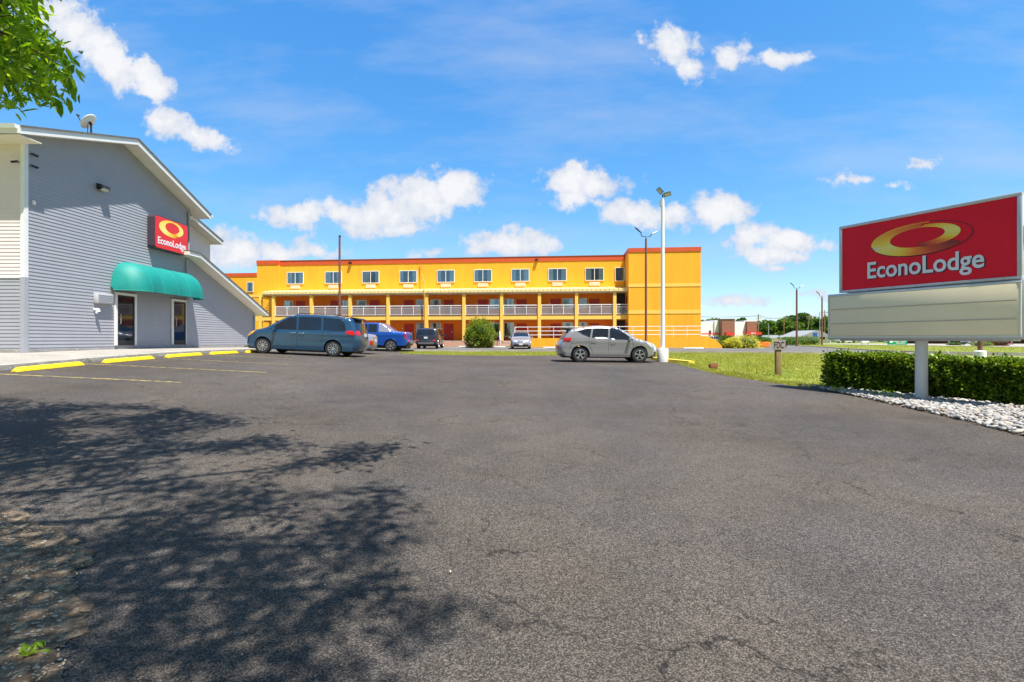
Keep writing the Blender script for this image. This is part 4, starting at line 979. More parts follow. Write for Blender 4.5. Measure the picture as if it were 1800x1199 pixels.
def brown_lamp(px, d, ytop, lab, heads=2, w=.075, base=False, hs=1., grp='brown lamp poles'):
    x = (px-900)/F*d; z = g(x, d); t = H+(597-ytop)/F*d-z
    e = empty('brown_lamp_pole', lab, 'lamp post', (x, d, z), 0, grp)
    MB().tube([(0,0,0),(0,0,t)], [w*1.15,w*.9], 12).build('pole', M['brown_paint'], e, smooth=True)
    if base: MB().lathe([(.001,-.1),(.23,-.1),(.24,.52),(.20,.56),(.001,.56)], 24).build('base', M['white_pole'], e, smooth=True)
    if heads:
        k = hs; m = MB(); m.tube([(0,0,t),(0,0,t+.16*k)], .03*k, 8)
        arm = [(-.32*k,0,t+.42*k),(-.34*k,0,t+.30*k),(-.30*k,0,t+.20*k),(-.2*k,0,t+.16*k),(.25*k,0,t+.16*k),(.34*k,0,t+.22*k),(.36*k,0,t+.32*k),(.42*k,0,t+.36*k)]
        m.tube(arm if heads == 2 else arm[:5]+[(0,0,t+.16*k)], .028*k, 8); m.build('arm', M['black_plastic'], e, smooth=True)
        h = MB(); h.tube([(-.33*k,0,t+.42*k),(-.60*k,.0,t+.66*k),(-.76*k,0,t+.80*k)], [.04*k,.055*k,.035*k], 8); h.build('lamp_head', M['black_plastic'], e, smooth=True)
        if heads == 2: h = MB(); h.tube([(.42*k,0,t+.35*k),(.62*k,0,t+.42*k),(.80*k,0,t+.52*k)], [.04*k,.055*k,.035*k], 8); h.build('lamp_head', M['rail_white'], e, smooth=True)
    else: MB().box(-.05,.07,-.05,.05,t,t+.12).build('cap', M['black_plastic'], e)
brown_lamp(1135.5, 33, 420, 'brown lamp pole with two arms just left of the white lamp pole')
brown_lamp(597, 33, 417, 'bare brown pole standing behind the blue minivan', 0)
brown_lamp(1400.5, 62, 509, 'far brown lamp pole with two arms left of the roadside sign', 2, .11, hs=1.1)
brown_lamp(1445, 75, 523, 'far brown lamp pole with a single arm at the left edge of the roadside sign', 1, .11, hs=1.2)
brown_lamp(1722.5, 23.6, 370, 'brown pole in a white round base behind the hedge and the sign', 0, .085, True)
def util_pole(px, d, ytop, lean, lab, w=.13, m_='wood', cross=True):
    x = (px-900)/F*d; z = g(x, d); t = H+(597-ytop)/F*d-z
    e = empty('utility_pole', lab, 'utility pole', (x, d, z), 0, 'utility poles along the far street')
    MB().tube([(0,0,0),(lean*t,0,t)], [w,w*.7], 8).build('pole', M[m_], e, smooth=True)
    if cross: m = MB(); m.box(lean*t-1.1, lean*t+1.1, -.06, .06, t-.7, t-.55); m.box(lean*t-.8, lean*t+.8, -.06, .06, t-1.5, t-1.38); m.build('crossarm', M[m_], e)
util_pole(1333, 150, 552, 0, 'utility pole behind the brown panelled shop', .2)
util_pole(1417, 140, 552, .13, 'leaning utility pole among the far trees', .15, cross=True)
util_pole(1351, 118, 571, 0, 'short pale pole in front of the far trees', .12, 'galv', False)
util_pole(1441, 90, 549, 0, 'thin grey pole left of the single arm lamp', .08, 'galv', False)
util_pole(1378, 150, 556, 0, 'dark utility pole rising before the middle of the far trees', .16)
util_pole(1449.5, 150, 545, 0, 'thin utility pole beside the edge of the roadside sign', .14)

def wires():
    pts = [((1175-900)/F*150,150,553),((1333-900)/F*150,150,555),((1378-900)/F*150,150,558),((1417-900)/F*140,140,556),((1449.5-900)/F*150,150,549),((1560-900)/F*140,140,550)]
    P3 = [(x, y, H+(597-v)/F*y) for x, y, v in pts]
    e = empty('overhead_wires', 'thin dark overhead wires strung along the far utility poles', 'wires', P3[1])
    for off in (-.9, .9):
        for a, b in zip(P3, P3[1:]):
            m = MB(); m.tube([(a[0]+(b[0]-a[0])*t+off, a[1]+(b[1]-a[1])*t, a[2]+(b[2]-a[2])*t-1.2*4*t*(1-t)*.5) for t in np.linspace(0, 1, 9)], .035, 4); m.build('wire', M['black_plastic'], e, True)
wires()
# small sign on a wooden post
def small_sign():
    x, y = ground_at(1367.5, 658.5); z = g(x, y)-.06
    e = empty('marker_post', 'wooden post with a small white plate lettered FDC in the grass', 'sign post', (x, y, z))
    k = y/F
    MB().box(-.085,.085,-.06,.06,0,(658.5-612)*k+.06).build('post', M['wood'], e, bevel=.012)
    p = MB(); p.box(-.20*1.0,.20,-.085,-.065,(658.5-614.5)*k+.06,(658.5-597.5)*k+.06); pl = p.build('plate', mat('plate_white', (.34,.28,.28), .5, var=.15, vscale=8), e)
    zz = (658.5-612.2)*k+.06; text_mesh('lettering', 'FDC', .31, .21, lambda u, v, o: (-.165+u, -.086-o, zz+v), M['letter_black'], pl, bold=.012, depth=.004)
    MB().lathe([(.001,-.05),(.15,-.05),(.16,0),(.15,.05),(.001,.05)], 20, 'y', (.13,.02,(658.5-606)*k+.06)).build('siren_bell', M['black_plastic'], e, smooth=True)
small_sign()
x, y = ground_at(1254, 648)
e = empty('rusty_ground_lamp', 'small rusty brown fixture standing in the grass corner', 'ground light', (x, y, g(x, y)-.02))
m = MB(); m.prism([(-.15,.05),(-.13,-.02),(.11,-.02),(.15,.06),(.15,.18),(-.16,.16)], -.10, .10, 'y'); m.v = [(a,b,c+.03) for a,b,c in m.v]; m.build('housing', M['rust'], e, bevel=.01)
MB().box(-.14,.13,-.09,.09,.212,.22).build('lid', M['brown_paint'], e)

# ------------------------------------------------------------------ cars
def smooth_line(pts, it=2):
    for _ in range(it):
        out = [pts[0]]
        for a, b in zip(pts, pts[1:]):
            out += [tuple(a[k]*.75+b[k]*.25 for k in range(2))+(a[2],), tuple(a[k]*.25+b[k]*.75 for k in range(2))+(b[2] if a[2] != b[2] and False else a[2],)]
        out.append(pts[-1]); pts = out
    return pts
def wheel(P, parent, x, side, r, tw, spokes, steel=False):
    y = side*(P['W']/2-.02-tw/2); e = None
    m = MB(); prof = [(r*.62,-tw/2+.01),(r*.80,-tw/2),(r*.95,-tw/2+.012),(r,-tw/2+.04),(r,tw/2-.04),(r*.95,tw/2-.012),(r*.80,tw/2),(r*.62,tw/2-.01)]
    m.lathe(prof, 32, 'y'); w = m.build('wheel', M['rubber'], parent, smooth=True); w.location = (x, y, r)
    o = side; rm = MB(); rr = r*.64
    rm.lathe([(rr,o*tw*.2),(rr,o*(tw/2-.004)),(rr*.93,o*(tw/2+.002)),(rr*.90,o*(tw/2-.02)),(rr*.9,o*tw*.2)], 32, 'y')
    for k in range(spokes):
        a = 2*math.pi*k/spokes+.3; da = math.pi/spokes*(.42 if not steel else .5)
        V = []
        for q, ra, off in ((.16,.16,.012),(.92,.92,.004)):
            for s in (-1, 1):
                aa = a+s*(da*(1.5 if q < .5 else .72)); V.append((rr*ra*math.cos(aa), o*(tw/2-off), rr*ra*math.sin(aa)))
        V += [(p[0], p[1]-o*.03, p[2]) for p in V]
        rm.add(V, [(0,1,3,2),(0,2,6,4),(1,5,7,3),(2,3,7,6)])
    rm.lathe([(.001,o*(tw/2-.004)),(rr*.2,o*(tw/2-.006)),(rr*.24,o*(tw/2-.03))], 16, 'y')
    rm.build('rim', M['rim'], w)
    bd = MB(); bd.lathe([(.001,o*(tw/2-.055)),(rr*.92,o*(tw/2-.055)),(rr*.92,-o*tw*.3)], 24, 'y'); bd.build('brake_disc', M['black_plastic'], w)
def car(name, label, P, px_mid=None, pos=None, heading=0, group=None, detail=True):
    """profile in (x,z): x=0 nose, x=L tail. heading: direction of the nose"""
    L, W = P['L'], P['W']; X0, Y0 = pos
    f = Vector((math.cos(heading), math.sin(heading))); wb = (P['wx'][0], P['wx'][1])
    s = Vector((-f.y, f.x))
    def gw(xl, side): p = Vector((X0, Y0))+f*(L/2-xl)+s*side*W*.42; return g(p.x, p.y)
    zf = (gw(wb[0],1)+gw(wb[0],-1))/2; zr = (gw(wb[1],1)+gw(wb[1],-1))/2; zl = (gw(wb[0],1)+gw(wb[1],1))/2; zr_ = (gw(wb[0],-1)+gw(wb[1],-1))/2
    pitch = math.atan2(zf-zr, wb[1]-wb[0]); roll = math.atan2(zr_-zl, W*.84)
    zc = (zf+zr)/2+(zr-zf)/(wb[1]-wb[0])*0
    # local frame: +x towards the tail, nose at x=-L/2
    rot = (Matrix.Rotation(heading+math.pi, 4, 'Z')@Matrix.Rotation(pitch, 4, 'Y')@Matrix.Rotation(roll, 4, 'X')).to_euler()
    e = empty(name, label, P.get('cat', 'car'), (X0, Y0, zc+.0), group=group, rot=rot)
    top = smooth_line(P['top'], 2); tx = np.array([(p[0], p[1]) for p in top])
    rw = P['r']; ar = rw*P.get('arch', 1.17); sz = P['sill']
    bot = []
    xr, zrb = top[-1][0], top[-1][1]; xf, zfb = top[0][0], top[0][1]
    def arc(cx):
        a0 = math.asin(max(-1, min(1, (sz-rw)/ar))); th = np.linspace(a0, math.pi-a0, 17); return [(cx+ar*math.cos(t), rw+ar*math.sin(t)) for t in th]
    bot = [(xr-.15, sz+.02)]+arc(P['wx'][1])+arc(P['wx'][0])+[(xf+.12, sz)]
    bot = [b for b in bot]
    outline = [(p[0], p[1]) for p in top]+bot
    belt = P['belt']; tb = P.get('tumble', .26); rd = P.get('rd', .10)
    def beltz(x): return belt[0]+(belt[1]-belt[0])*x/L
    def yside(x, z, dist):
        y = W/2-P.get('ft',.16)*max(0, 1-x/1.1)**2-P.get('rt',.07)*max(0, 1-(L-x)/.9)**2
        zb = beltz(x); y -= .05*((max(0, .62-z))/.5)**2
        y += -.018*math.exp(-((z-zb+.03)/.05)**2)*1.0 if False else 0
        if z > zb: y -= tb*(z-zb)*(1-.15*(z-zb))
        y += .014*math.exp(-((z-zb+.10)/.07)**2)-.010*math.exp(-((z-.58)/.10)**2)
        d = min(dist, rd); y -= rd*P.get('rk', .8)*(1-math.sqrt(max(0, 1-(1-d/rd)**2)))
        return y
    A = tx[:-1]; Bq = tx[1:]
    def tdist(pts):
        pts = np.asarray(pts, float); d = Bq-A; ll = (d**2).sum(1)+1e-12
        t = np.clip(((pts[:,None]-A[None])*d[None]).sum(2)/ll[None], 0, 1); q = A[None]+d[None]*t[...,None]
        return np.linalg.norm(pts[:,None]-q, axis=2).min(1)
    bowf, bowr = P.get('bowf', .22), P.get('bowr', .12)
    def bend(x, v): v2 = v*v*abs(v); return x+bowf*v2*max(0, 1-x/.9)**1.6-bowr*v2*max(0, 1-(L-x)/.7)**1.6
    def S(x, z, side, off=0, dist=None):
        dd = tdist([(x, z)])[0] if dist is None else dist
        return (bend(x, 1)-L/2, side*(yside(x, z, dd)+off), z)
    def topz(i, v):
        x, z, fl = top[i]; ye = yside(x, z, 0); cr = P.get('crown', .035)*min(1, z/1.0)
        tl = tx[min(i+1, len(tx)-1)]-tx[max(i-1, 0)]; l = np.linalg.norm(tl)+1e-9; nx2, nz2 = -tl[1]/l, tl[0]/l
        c = cr*(1-v*v)
        return (bend(x+nx2*c, v)-L/2, ye*v, z+nz2*c)
    # side panels
    V2, Fa = tri_fill(outline, .09, .035); dist = tdist(V2); bv = []; bf = []
    for side in (1, -1):
        n = len(bv); bv += [S(x, z, side, 0, d) for (x, z), d in zip(V2, dist)]; bf += [tuple(int(i)+n for i in (t if side > 0 else t[::-1])) for t in Fa]
    vs = [-1,-.93,-.86,-.7,-.5,-.25,0,.25,.5,.7,.86,.93,1]; rows = len(top); n = len(bv)
    glass = {}
    for i in range(rows):
        for v in vs: bv.append(topz(i, v))
    K = len(vs); Gf = {}
    for i in range(rows-1):
        fl = top[i][2]
        for j in range(K-1):
            q = (n+i*K+j, n+i*K+j+1, n+(i+1)*K+j+1, n+(i+1)*K+j)
            if fl in ('ws', 'rw', 'gl') and 1 <= j < K-2: Gf.setdefault(fl, []).append(q)
            elif fl == 'bk': Gf.setdefault('bk', []).append(q)
            else: bf.append(q)
    def sub(nm, faces, m):
        ids = sorted({i for f_ in faces for i in f_}); mp = {a: b for b, a in enumerate(ids)}
        return mesh_obj(nm, [bv[i] for i in ids], [tuple(mp[i] for i in f_) for f_ in faces], m, e, smooth=True)
    body = mesh_obj('body', bv, bf, P['paint'], e)
    bm = bmesh.new(); bm.from_mesh(body.data); bmesh.ops.remove_doubles(bm, verts=bm.verts, dist=.004); bmesh.ops.recalc_face_normals(bm, faces=bm.faces)
    bmesh.ops.delete(bm, geom=[v for v in bm.verts if not v.link_faces], context='VERTS'); bm.to_mesh(body.data); bm.free()
    body.data.polygons.foreach_set('use_smooth', [True]*len(body.data.polygons))
    try: body.data.set_sharp_from_angle(angle=R(50))
    except Exception: pass
    if 'ws' in Gf: sub('windshield', Gf['ws'], M['car_glass'])
    if 'rw' in Gf: sub('rear_window', Gf['rw'], M['car_glass'])
    if 'gl' in Gf: sub('sunroof', Gf['gl'], M['car_glass'])
    if 'bk' in Gf: sub('lower_bumper', Gf['bk'], M['black_plastic'])
    def patch(nm, poly, m, off=.006, par=None, sides=(1, -1), step=.12):
        V_, F_ = tri_fill(poly, step, .05); d_ = tdist(V_)
        for sd in sides: mesh_obj(nm, [S(x, z, sd, off, d) for (x, z), d in zip(V_, d_)], [tuple(int(i) for i in (t if sd > 0 else t[::-1])) for t in F_], m, par or e, smooth=True)
    def grow(poly, k):
        c = np.mean(poly, 0); return [(c[0]+(x-c[0])*(1+k/max(.05, abs(c[0]-x)+.2)), c[1]+(z-c[1])*(1+k/max(.05, abs(c[1]-z)+.1))) for x, z in poly]
    for w in P['win']:
        patch('window_gasket', grow(w, .018), M['black_plastic'], .003); patch('side_window', w, M['car_glass'], .007)
    for ln in P.get('seams', []):
        m = MB(); 
        for sd in (1, -1):
            pl = densify(ln, .08, False); pt = [S(x, z, sd, .0015) for x, z in pl]; m.tube(pt, .0055, 4, cap=False)
        m.build('door_seam', M['black_plastic'], e)
    if detail:
        for hx, hz in P.get('handles', []):
            for sd in (1, -1):
                m = MB(); a = S(hx-.09, hz, sd, .03); b = S(hx+.09, hz, sd, .03); m.tube([S(hx-.11, hz, sd, .0), a, b, S(hx+.11, hz, sd, .0)], .014, 6); m.build('door_handle', P.get('handle_mat', P['paint']), e, smooth=True)
    for nm, poly, mk in P.get('sidepatch', []): patch(nm, poly, M[mk], .008, step=.06)
    # strip patches along the silhouette
    def tpatch(nm, i0, i1, v0, v1, mk, off=.008):
        ids = [i for i in range(rows) if i0 <= i/(rows-1) <= i1]
        for sg in ((1, -1) if v0 > 0 else (1,)):
            V_ = []; vl = np.linspace(v0, v1, 7)*sg
            for i in ids:
                tl = tx[min(i+1, rows-1)]-tx[max(i-1, 0)]; l = np.linalg.norm(tl)+1e-9; nx2, nz2 = -tl[1]/l, tl[0]/l
                for v in vl: q = topz(i, v); V_.append((q[0]+nx2*off, q[1], q[2]+nz2*off))
            mesh_obj(nm, V_, [(a*7+b, a*7+b+1, (a+1)*7+b+1, (a+1)*7+b) for a in range(len(ids)-1) for b in range(6)], M[mk], e, smooth=True)
    for t in P.get('tp', []): tpatch(*t)
    # arches, underbody, mirrors, wheels
    m = MB()
    for cx in P['wx']:
        for sd in (1, -1):
            pts = arc(cx); m.tube([S(x, z, sd, .002) for x, z in pts], .013, 6)
    m.build('wheel_arch_lip', M['black_plastic'] if P.get('clad') else P['paint'], e)
    m = MB(); m.box(-L/2+.25, L/2-.25, -W/2+.30, W/2-.30, .2, .6); m.box(-L/2+.15, L/2-.12, -W/2+.1, W/2-.1, sz+.02, sz+.06)
    m.box(P['wx'][0]+ar-L/2+.02, P['wx'][1]-ar-L/2-.02, -W/2+.1, W/2-.1, sz+.0, .55); m.build('underbody', M['black_plastic'], e)
    if P.get('mirror'):
        mx, mz = P['mirror']
        for sd in (1, -1):
            b = S(mx, mz, sd); m = MB(); m.box(b[0]-.07, b[0]+.05, b[1]+(.0 if sd > 0 else -.2), b[1]+(.2 if sd > 0 else 0), mz-.02, mz+.13); m.build('wing_mirror', P.get('mirror_mat', P['paint']), e, bevel=.03)
    for cx in P['wx']:
        for sd in (1, -1): wheel(P, e, cx-L/2, sd, rw, P.get('tw', .22), P.get('spokes', 10), P.get('steel', False))
    for b, nm, mk in P.get('boxes', []): m = MB(); m.box(*b); m.build(nm, M[mk], e, bevel=.008)
    if P.get('plate'):
        pz, rear = P['plate']; m = MB(); xx = L/2+.008 if rear else -L/2-.008; m.box(xx-.012, xx+.012, -.15, .15, pz-.075, pz+.075); m.build('license_plate', M['plate'], e)
    if P.get('rails'):
        a, b, zz = P['rails']
        for sd in (1, -1):
            m = MB(); ys = sd*(W/2-tb*(zz-beltz(L/2))-.17); m.tube([(a-L/2,ys,zz-.05),(a+.12-L/2,ys,zz+.02),(b-.12-L/2,ys,zz+.02),(b-L/2,ys,zz-.05)], .018, 6); m.build('roof_rail', M['black_plastic'], e, smooth=True)
    if P.get('post'): P['post'](e, S)
    return e
VAN = dict(cat='minivan', L=5.09, W=1.98, r=.345, wx=(.98,4.01), sill=.24, belt=(1.0,1.10), tumble=.20, paint=M['p_van'], spokes=10, mirror=(1.52,1.02), handle_mat=M['chrome'],
 top=[(.06,.22,'bk'),(.0,.38,'p'),(.0,.62,'p'),(.06,.80,'p'),(.30,.96,'p'),(.75,1.05,'p'),(1.02,1.11,'ws'),(1.35,1.31,'ws'),(1.72,1.53,'ws'),(1.98,1.66,'p'),(2.3,1.735,'p'),(2.9,1.775,'p'),(3.6,1.77,'p'),(4.3,1.73,'p'),(4.62,1.69,'p'),(4.74,1.66,'rw'),(4.93,1.30,'rw'),(5.02,1.06,'p'),(5.08,.90,'p'),(5.09,.62,'p'),(5.05,.40,'p'),(4.98,.28,'p')],
 win=[[(1.30,1.10),(1.62,1.33),(2.03,1.59),(2.35,1.64),(2.40,1.10)],[(2.50,1.10),(2.47,1.64),(3.42,1.66),(3.46,1.13)],[(3.57,1.13),(3.53,1.66),(4.28,1.61),(4.42,1.50),(4.53,1.22),(4.50,1.14)]],
 seams=[[(1.42,1.05),(1.38,.75),(1.44,.45),(1.5,.34),(3.4,.34),(3.50,.6),(3.55,1.07)],[(2.45,1.07),(2.46,.34)],[(3.56,1.06),(4.6,1.12)]],
 handles=[(2.28,.96),(2.66,.96)], rails=(2.3,4.3,1.80),
 sidepatch=[('taillight', [(4.52,1.03),(4.55,1.12),(4.90,1.16),(5.02,1.02),(4.95,.93)], 'tail_red'), ('headlight', [(.10,.80),(.40,.94),(.62,1.0),(.5,.88),(.2,.74)], 'lamp_amber')],
 tp=[('taillight',.775,.83,.62,.99,'tail_red'),('headlight',.12,.19,.62,.99,'lamp_clear')], plate=(.98,True))
def van_post(e, S):
    m = MB(); m.prism([(4.55,1.74),(4.80,1.73),(4.98,1.66),(4.95,1.64),(4.70,1.67)], -.62, .62, 'y'); m.v = [(a-5.09/2, b, c) for a, b, c in m.v]; m.build('spoiler', M['black_plastic'], e, bevel=.008)
VAN['post'] = van_post
ROG = dict(cat='crossover', L=4.64, W=1.80, r=.355, wx=(.93,3.62), sill=.27, belt=(.98,1.14), tumble=.24, paint=M['p_silver'], spokes=5, mirror=(1.42,1.02), clad=True, arch=1.2,
 top=[(.08,.27,'bk'),(.0,.42,'p'),(.0,.60,'p'),(.08,.78,'p'),(.30,.91,'p'),(.75,1.02,'p'),(1.02,1.08,'ws'),(1.40,1.33,'ws'),(1.75,1.52,'ws'),(2.0,1.60,'p'),(2.4,1.655,'p'),(2.9,1.66,'p'),(3.4,1.61,'p'),(3.85,1.53,'p'),(4.08,1.47,'rw'),(4.30,1.22,'rw'),(4.42,1.08,'p'),(4.54,.92,'p'),(4.63,.74,'p'),(4.64,.50,'p'),(4.50,.32,'bk'),(4.42,.30,'bk')],
 win=[[(1.22,1.04),(1.55,1.30),(1.88,1.51),(2.16,1.57),(2.26,1.57),(2.30,1.07)],[(2.38,1.08),(2.36,1.575),(3.02,1.55),(3.10,1.13)],[(3.20,1.14),(3.12,1.545),(3.40,1.51),(3.74,1.40),(3.50,1.26)]],
 seams=[[(1.28,1.0),(1.22,.8),(1.30,.55),(1.36,.40),(3.05,.40),(3.18,.7),(3.26,1.1)],[(2.34,1.04),(2.36,.40)],[(4.0,1.0),(4.1,.6)],[(3.25,.95),(3.7,.9),(4.05,.85)]],
 handles=[(2.14,.93),(3.02,.99)], sidepatch=[('taillight', [(4.02,1.11),(4.42,1.12),(4.50,.98),(4.40,.94),(4.12,.92)], 'tail_red'),('headlight', [(.14,.72),(.30,.88),(.62,.98),(.48,.80),(.25,.70)], 'lamp_clear'),
 ('side_sill', [(1.36,.36),(3.15,.36),(3.15,.42),(1.36,.42)], 'chrome')], tp=[('taillight',.83,.885,.68,.99,'tail_red'),('headlight',.10,.2,.58,.99,'lamp_clear')], plate=(.85,True))
def rog_post(e, S):
    m = MB(); m.prism([(3.92,1.53),(4.20,1.56),(4.40,1.55),(4.36,1.51),(4.1,1.47)], -.58, .58, 'y'); m.v = [(a-4.64/2, b, c) for a, b, c in m.v]; m.build('spoiler', M['black_plastic'], e, bevel=.01)
ROG['post'] = rog_post; ROG['mirror_mat'] = M['p_silver']
SED = dict(cat='sedan', L=4.75, W=1.76, r=.32, wx=(.92,3.66), sill=.22, belt=(.86,.98), tumble=.34, paint=M['p_grey'], spokes=7, mirror=(1.55,.92),
 top=[(.08,.20,'bk'),(.0,.34,'p'),(.0,.52,'p'),(.05,.64,'p'),(.25,.76,'p'),(.8,.88,'p'),(1.28,.95,'ws'),(1.75,1.22,'ws'),(2.05,1.38,'p'),(2.5,1.44,'p'),(3.0,1.43,'p'),(3.35,1.37,'rw'),(3.75,1.14,'rw'),(3.98,1.05,'p'),(4.45,1.03,'p'),(4.66,.98,'p'),(4.72,.80,'p'),(4.75,.55,'p'),(4.70,.34,'p'),(4.62,.24,'bk')],
 win=[[(1.48,.95),(1.82,1.19),(2.10,1.345),(2.42,1.37),(2.46,.97)],[(2.54,.97),(2.52,1.37),(3.0,1.365),(3.30,1.28),(3.50,1.10),(3.40,1.0)]],
 seams=[[(1.45,.92),(1.42,.5),(1.5,.32),(3.2,.32),(3.35,.6),(3.45,.95)],[(2.5,.95),(2.5,.32)]], handles=[(2.35,.86),(3.25,.9)],
 sidepatch=[('taillight', [(4.35,.98),(4.62,.97),(4.68,.82),(4.40,.84)], 'tail_red'),('headlight', [(.12,.60),(.30,.75),(.55,.80),(.40,.64)], 'lamp_clear')],
 tp=[('taillight',.84,.90,.55,.99,'tail_red'),('headlight',.14,.205,.50,.99,'lamp_clear'),('grille',.14,.185,-.38,.38,'black_plastic'),('lower_grille',.04,.10,-.6,.6,'black_plastic')])
PCK = dict(cat='pickup truck', L=5.60, W=2.0, r=.395, wx=(1.05,4.35), sill=.40, belt=(1.15,1.25), tumble=.22, paint=M['p_blue'], spokes=6, mirror=(1.95,1.2), tw=.26, rd=.07,
 top=[(.10,.38,'bk'),(.0,.52,'p'),(.0,.95,'p'),(.08,1.10,'p'),(.5,1.19,'p'),(1.35,1.26,'p'),(1.62,1.30,'ws'),(1.98,1.60,'ws'),(2.30,1.84,'p'),(2.7,1.90,'p'),(3.4,1.90,'p'),(3.75,1.86,'p'),(4.05,1.62,'p'),(4.40,1.38,'p'),(4.62,1.33,'p'),(5.40,1.32,'p'),(5.50,1.22,'p'),(5.52,.78,'p'),(5.60,.72,'bk'),(5.60,.52,'bk'),(5.45,.44,'bk')],
 win=[[(1.85,1.24),(2.10,1.54),(2.38,1.76),(2.70,1.80),(2.74,1.26)],[(2.82,1.26),(2.80,1.80),(3.36,1.80),(3.38,1.28)],[(3.66,1.34),(3.68,1.70),(3.98,1.42),(3.95,1.36)]],
 seams=[[(1.80,1.2),(1.75,.8),(1.85,.5),(3.4,.5),(3.42,1.24)],[(2.78,1.22),(2.78,.5)],[(3.46,1.3),(3.47,.9)]], handles=[(2.6,1.12),(3.25,1.14)],
 sidepatch=[('taillight', [(5.28,1.28),(5.46,1.24),(5.50,.86),(5.34,.86)], 'tail_red'),('sail_panel', [(3.52,1.31),(3.50,1.84),(3.72,1.82),(4.30,1.38),(4.30,1.31)], 'p_grey')],
 tp=[('taillight',.835,.90,.80,.99,'tail_red')])
SUV = dict(cat='suv', L=4.82, W=1.92, r=.39, wx=(.90,3.68), sill=.36, belt=(1.14,1.18), tumble=.22, paint=M['p_black'], spokes=6, mirror=(1.6,1.15), tw=.26, rd=.08, arch=1.14,
 top=[(.10,.36,'bk'),(.0,.5,'p'),(.0,.85,'p'),(.1,1.02,'p'),(.6,1.14,'p'),(1.25,1.18,'ws'),(1.65,1.50,'ws'),(1.95,1.70,'p'),(2.5,1.77,'p'),(3.3,1.79,'p'),(4.2,1.77,'p'),(4.50,1.73,'rw'),(4.64,1.50,'rw'),(4.72,1.22,'p'),(4.76,1.05,'p'),(4.78,.72,'p'),(4.82,.66,'p'),(4.82,.50,'p'),(4.70,.38,'bk')],
 win=[[(1.62,1.20),(1.85,1.46),(2.10,1.64),(2.40,1.66),(2.44,1.20)],[(2.52,1.20),(2.50,1.67),(3.32,1.68),(3.36,1.22)],[(3.52,1.24),(3.50,1.67),(4.20,1.65),(4.40,1.30)]],
 seams=[[(1.55,1.15),(1.5,.6),(3.3,.5),(3.45,1.15)],[(2.48,1.18),(2.48,.5)]], handles=[(2.3,1.06),(3.2,1.08)], rails=(2.1,4.2,1.83),
 sidepatch=[('taillight', [(4.45,1.20),(4.68,1.20),(4.74,.98),(4.50,1.0)], 'tail_red')], tp=[('taillight',.81,.87,.74,.99,'tail_red'),('bumper_trim',.90,.97,-.8,.8,'p_grey')], plate=(.95,True))
car('blue_minivan', 'steel blue minivan parked nose to the sidewalk with grey alloy wheels', VAN, pos=(-9.18,21.75), heading=math.pi)
S2 = dict(SED); S2['paint'] = M['p_grey']; S2['plate'] = (.72, True)
car('silver_sedan', 'silver sedan mostly hidden behind the blue minivan, only its tail showing', S2, pos=(-9.72,26.0), heading=math.pi)
def pck_post(e, S):
    m = MB(); m.box(2.76, 2.9, -.8, .8, .58, .72); m.build('rear_bumper', M['chrome'], e, bevel=.02)
    text_mesh('bed_decal', 'Z71 4x4', .55, .12, lambda u, v, o: (1.95+u, .985+o, 1.06+v), M['letter_white'], e, bold=.02, depth=.003)
PCK['post'] = pck_post
car('blue_pickup', 'bright blue pickup truck with silver sail panel parked beyond the minivan', PCK, pos=(-9.75,33.6), heading=math.pi)
car('black_suv', 'black suv seen from behind parked before the motel doors', SUV, pos=(-7.35,43.6), heading=R(90))
S3 = dict(SED); S3['L'] = 4.4; S3['top'] = [(a*4.4/4.75, b, c) for a, b, c in SED['top']]; S3['win'] = [[(a*4.4/4.75, b) for a, b in w] for w in SED['win']]; S3['seams'] = []; S3['wx'] = (.85,3.4); S3['plate'] = (.42, False)
S3['sidepatch'] = []; S3['handles'] = []
car('silver_compact_sedan', 'small silver sedan facing the camera beside the motel steps', S3, pos=(.80,43.4), heading=R(-91))
car('silver_crossover', 'silver crossover with a black roof spoiler parked at the grass corner facing right', ROG, pos=(4.38,22.75), heading=R(0.5))
def simple_car(label, px, d, heading, pm, P=S3, cat=None):
    Q = dict(P); Q['paint'] = pm; Q['win'] = P['win']; x = (px-900)/F*d
    return car('distant_car', label, Q, pos=(x, d), heading=heading, group='cars parked in the distance', detail=False)
simple_car('white car parked far off at the left edge of the roadside sign', 1487, 118, 0, M['p_white'], dict(ROG, sidepatch=[], seams=[], tp=[], post=None, handles=[]))
simple_car('silver car with dark windows seen under the roadside sign near the red bush', 1716, 84, R(180), M['p_grey'], dict(SED, sidepatch=[], seams=[], handles=[]))
simple_car('dark car parked before the far shop beside the motel corner', 1256, 92, 0, M['p_black'])
simple_car('silver car parked before the far shop, nearer the motel corner', 1245, 86, R(8), M['p_grey'])

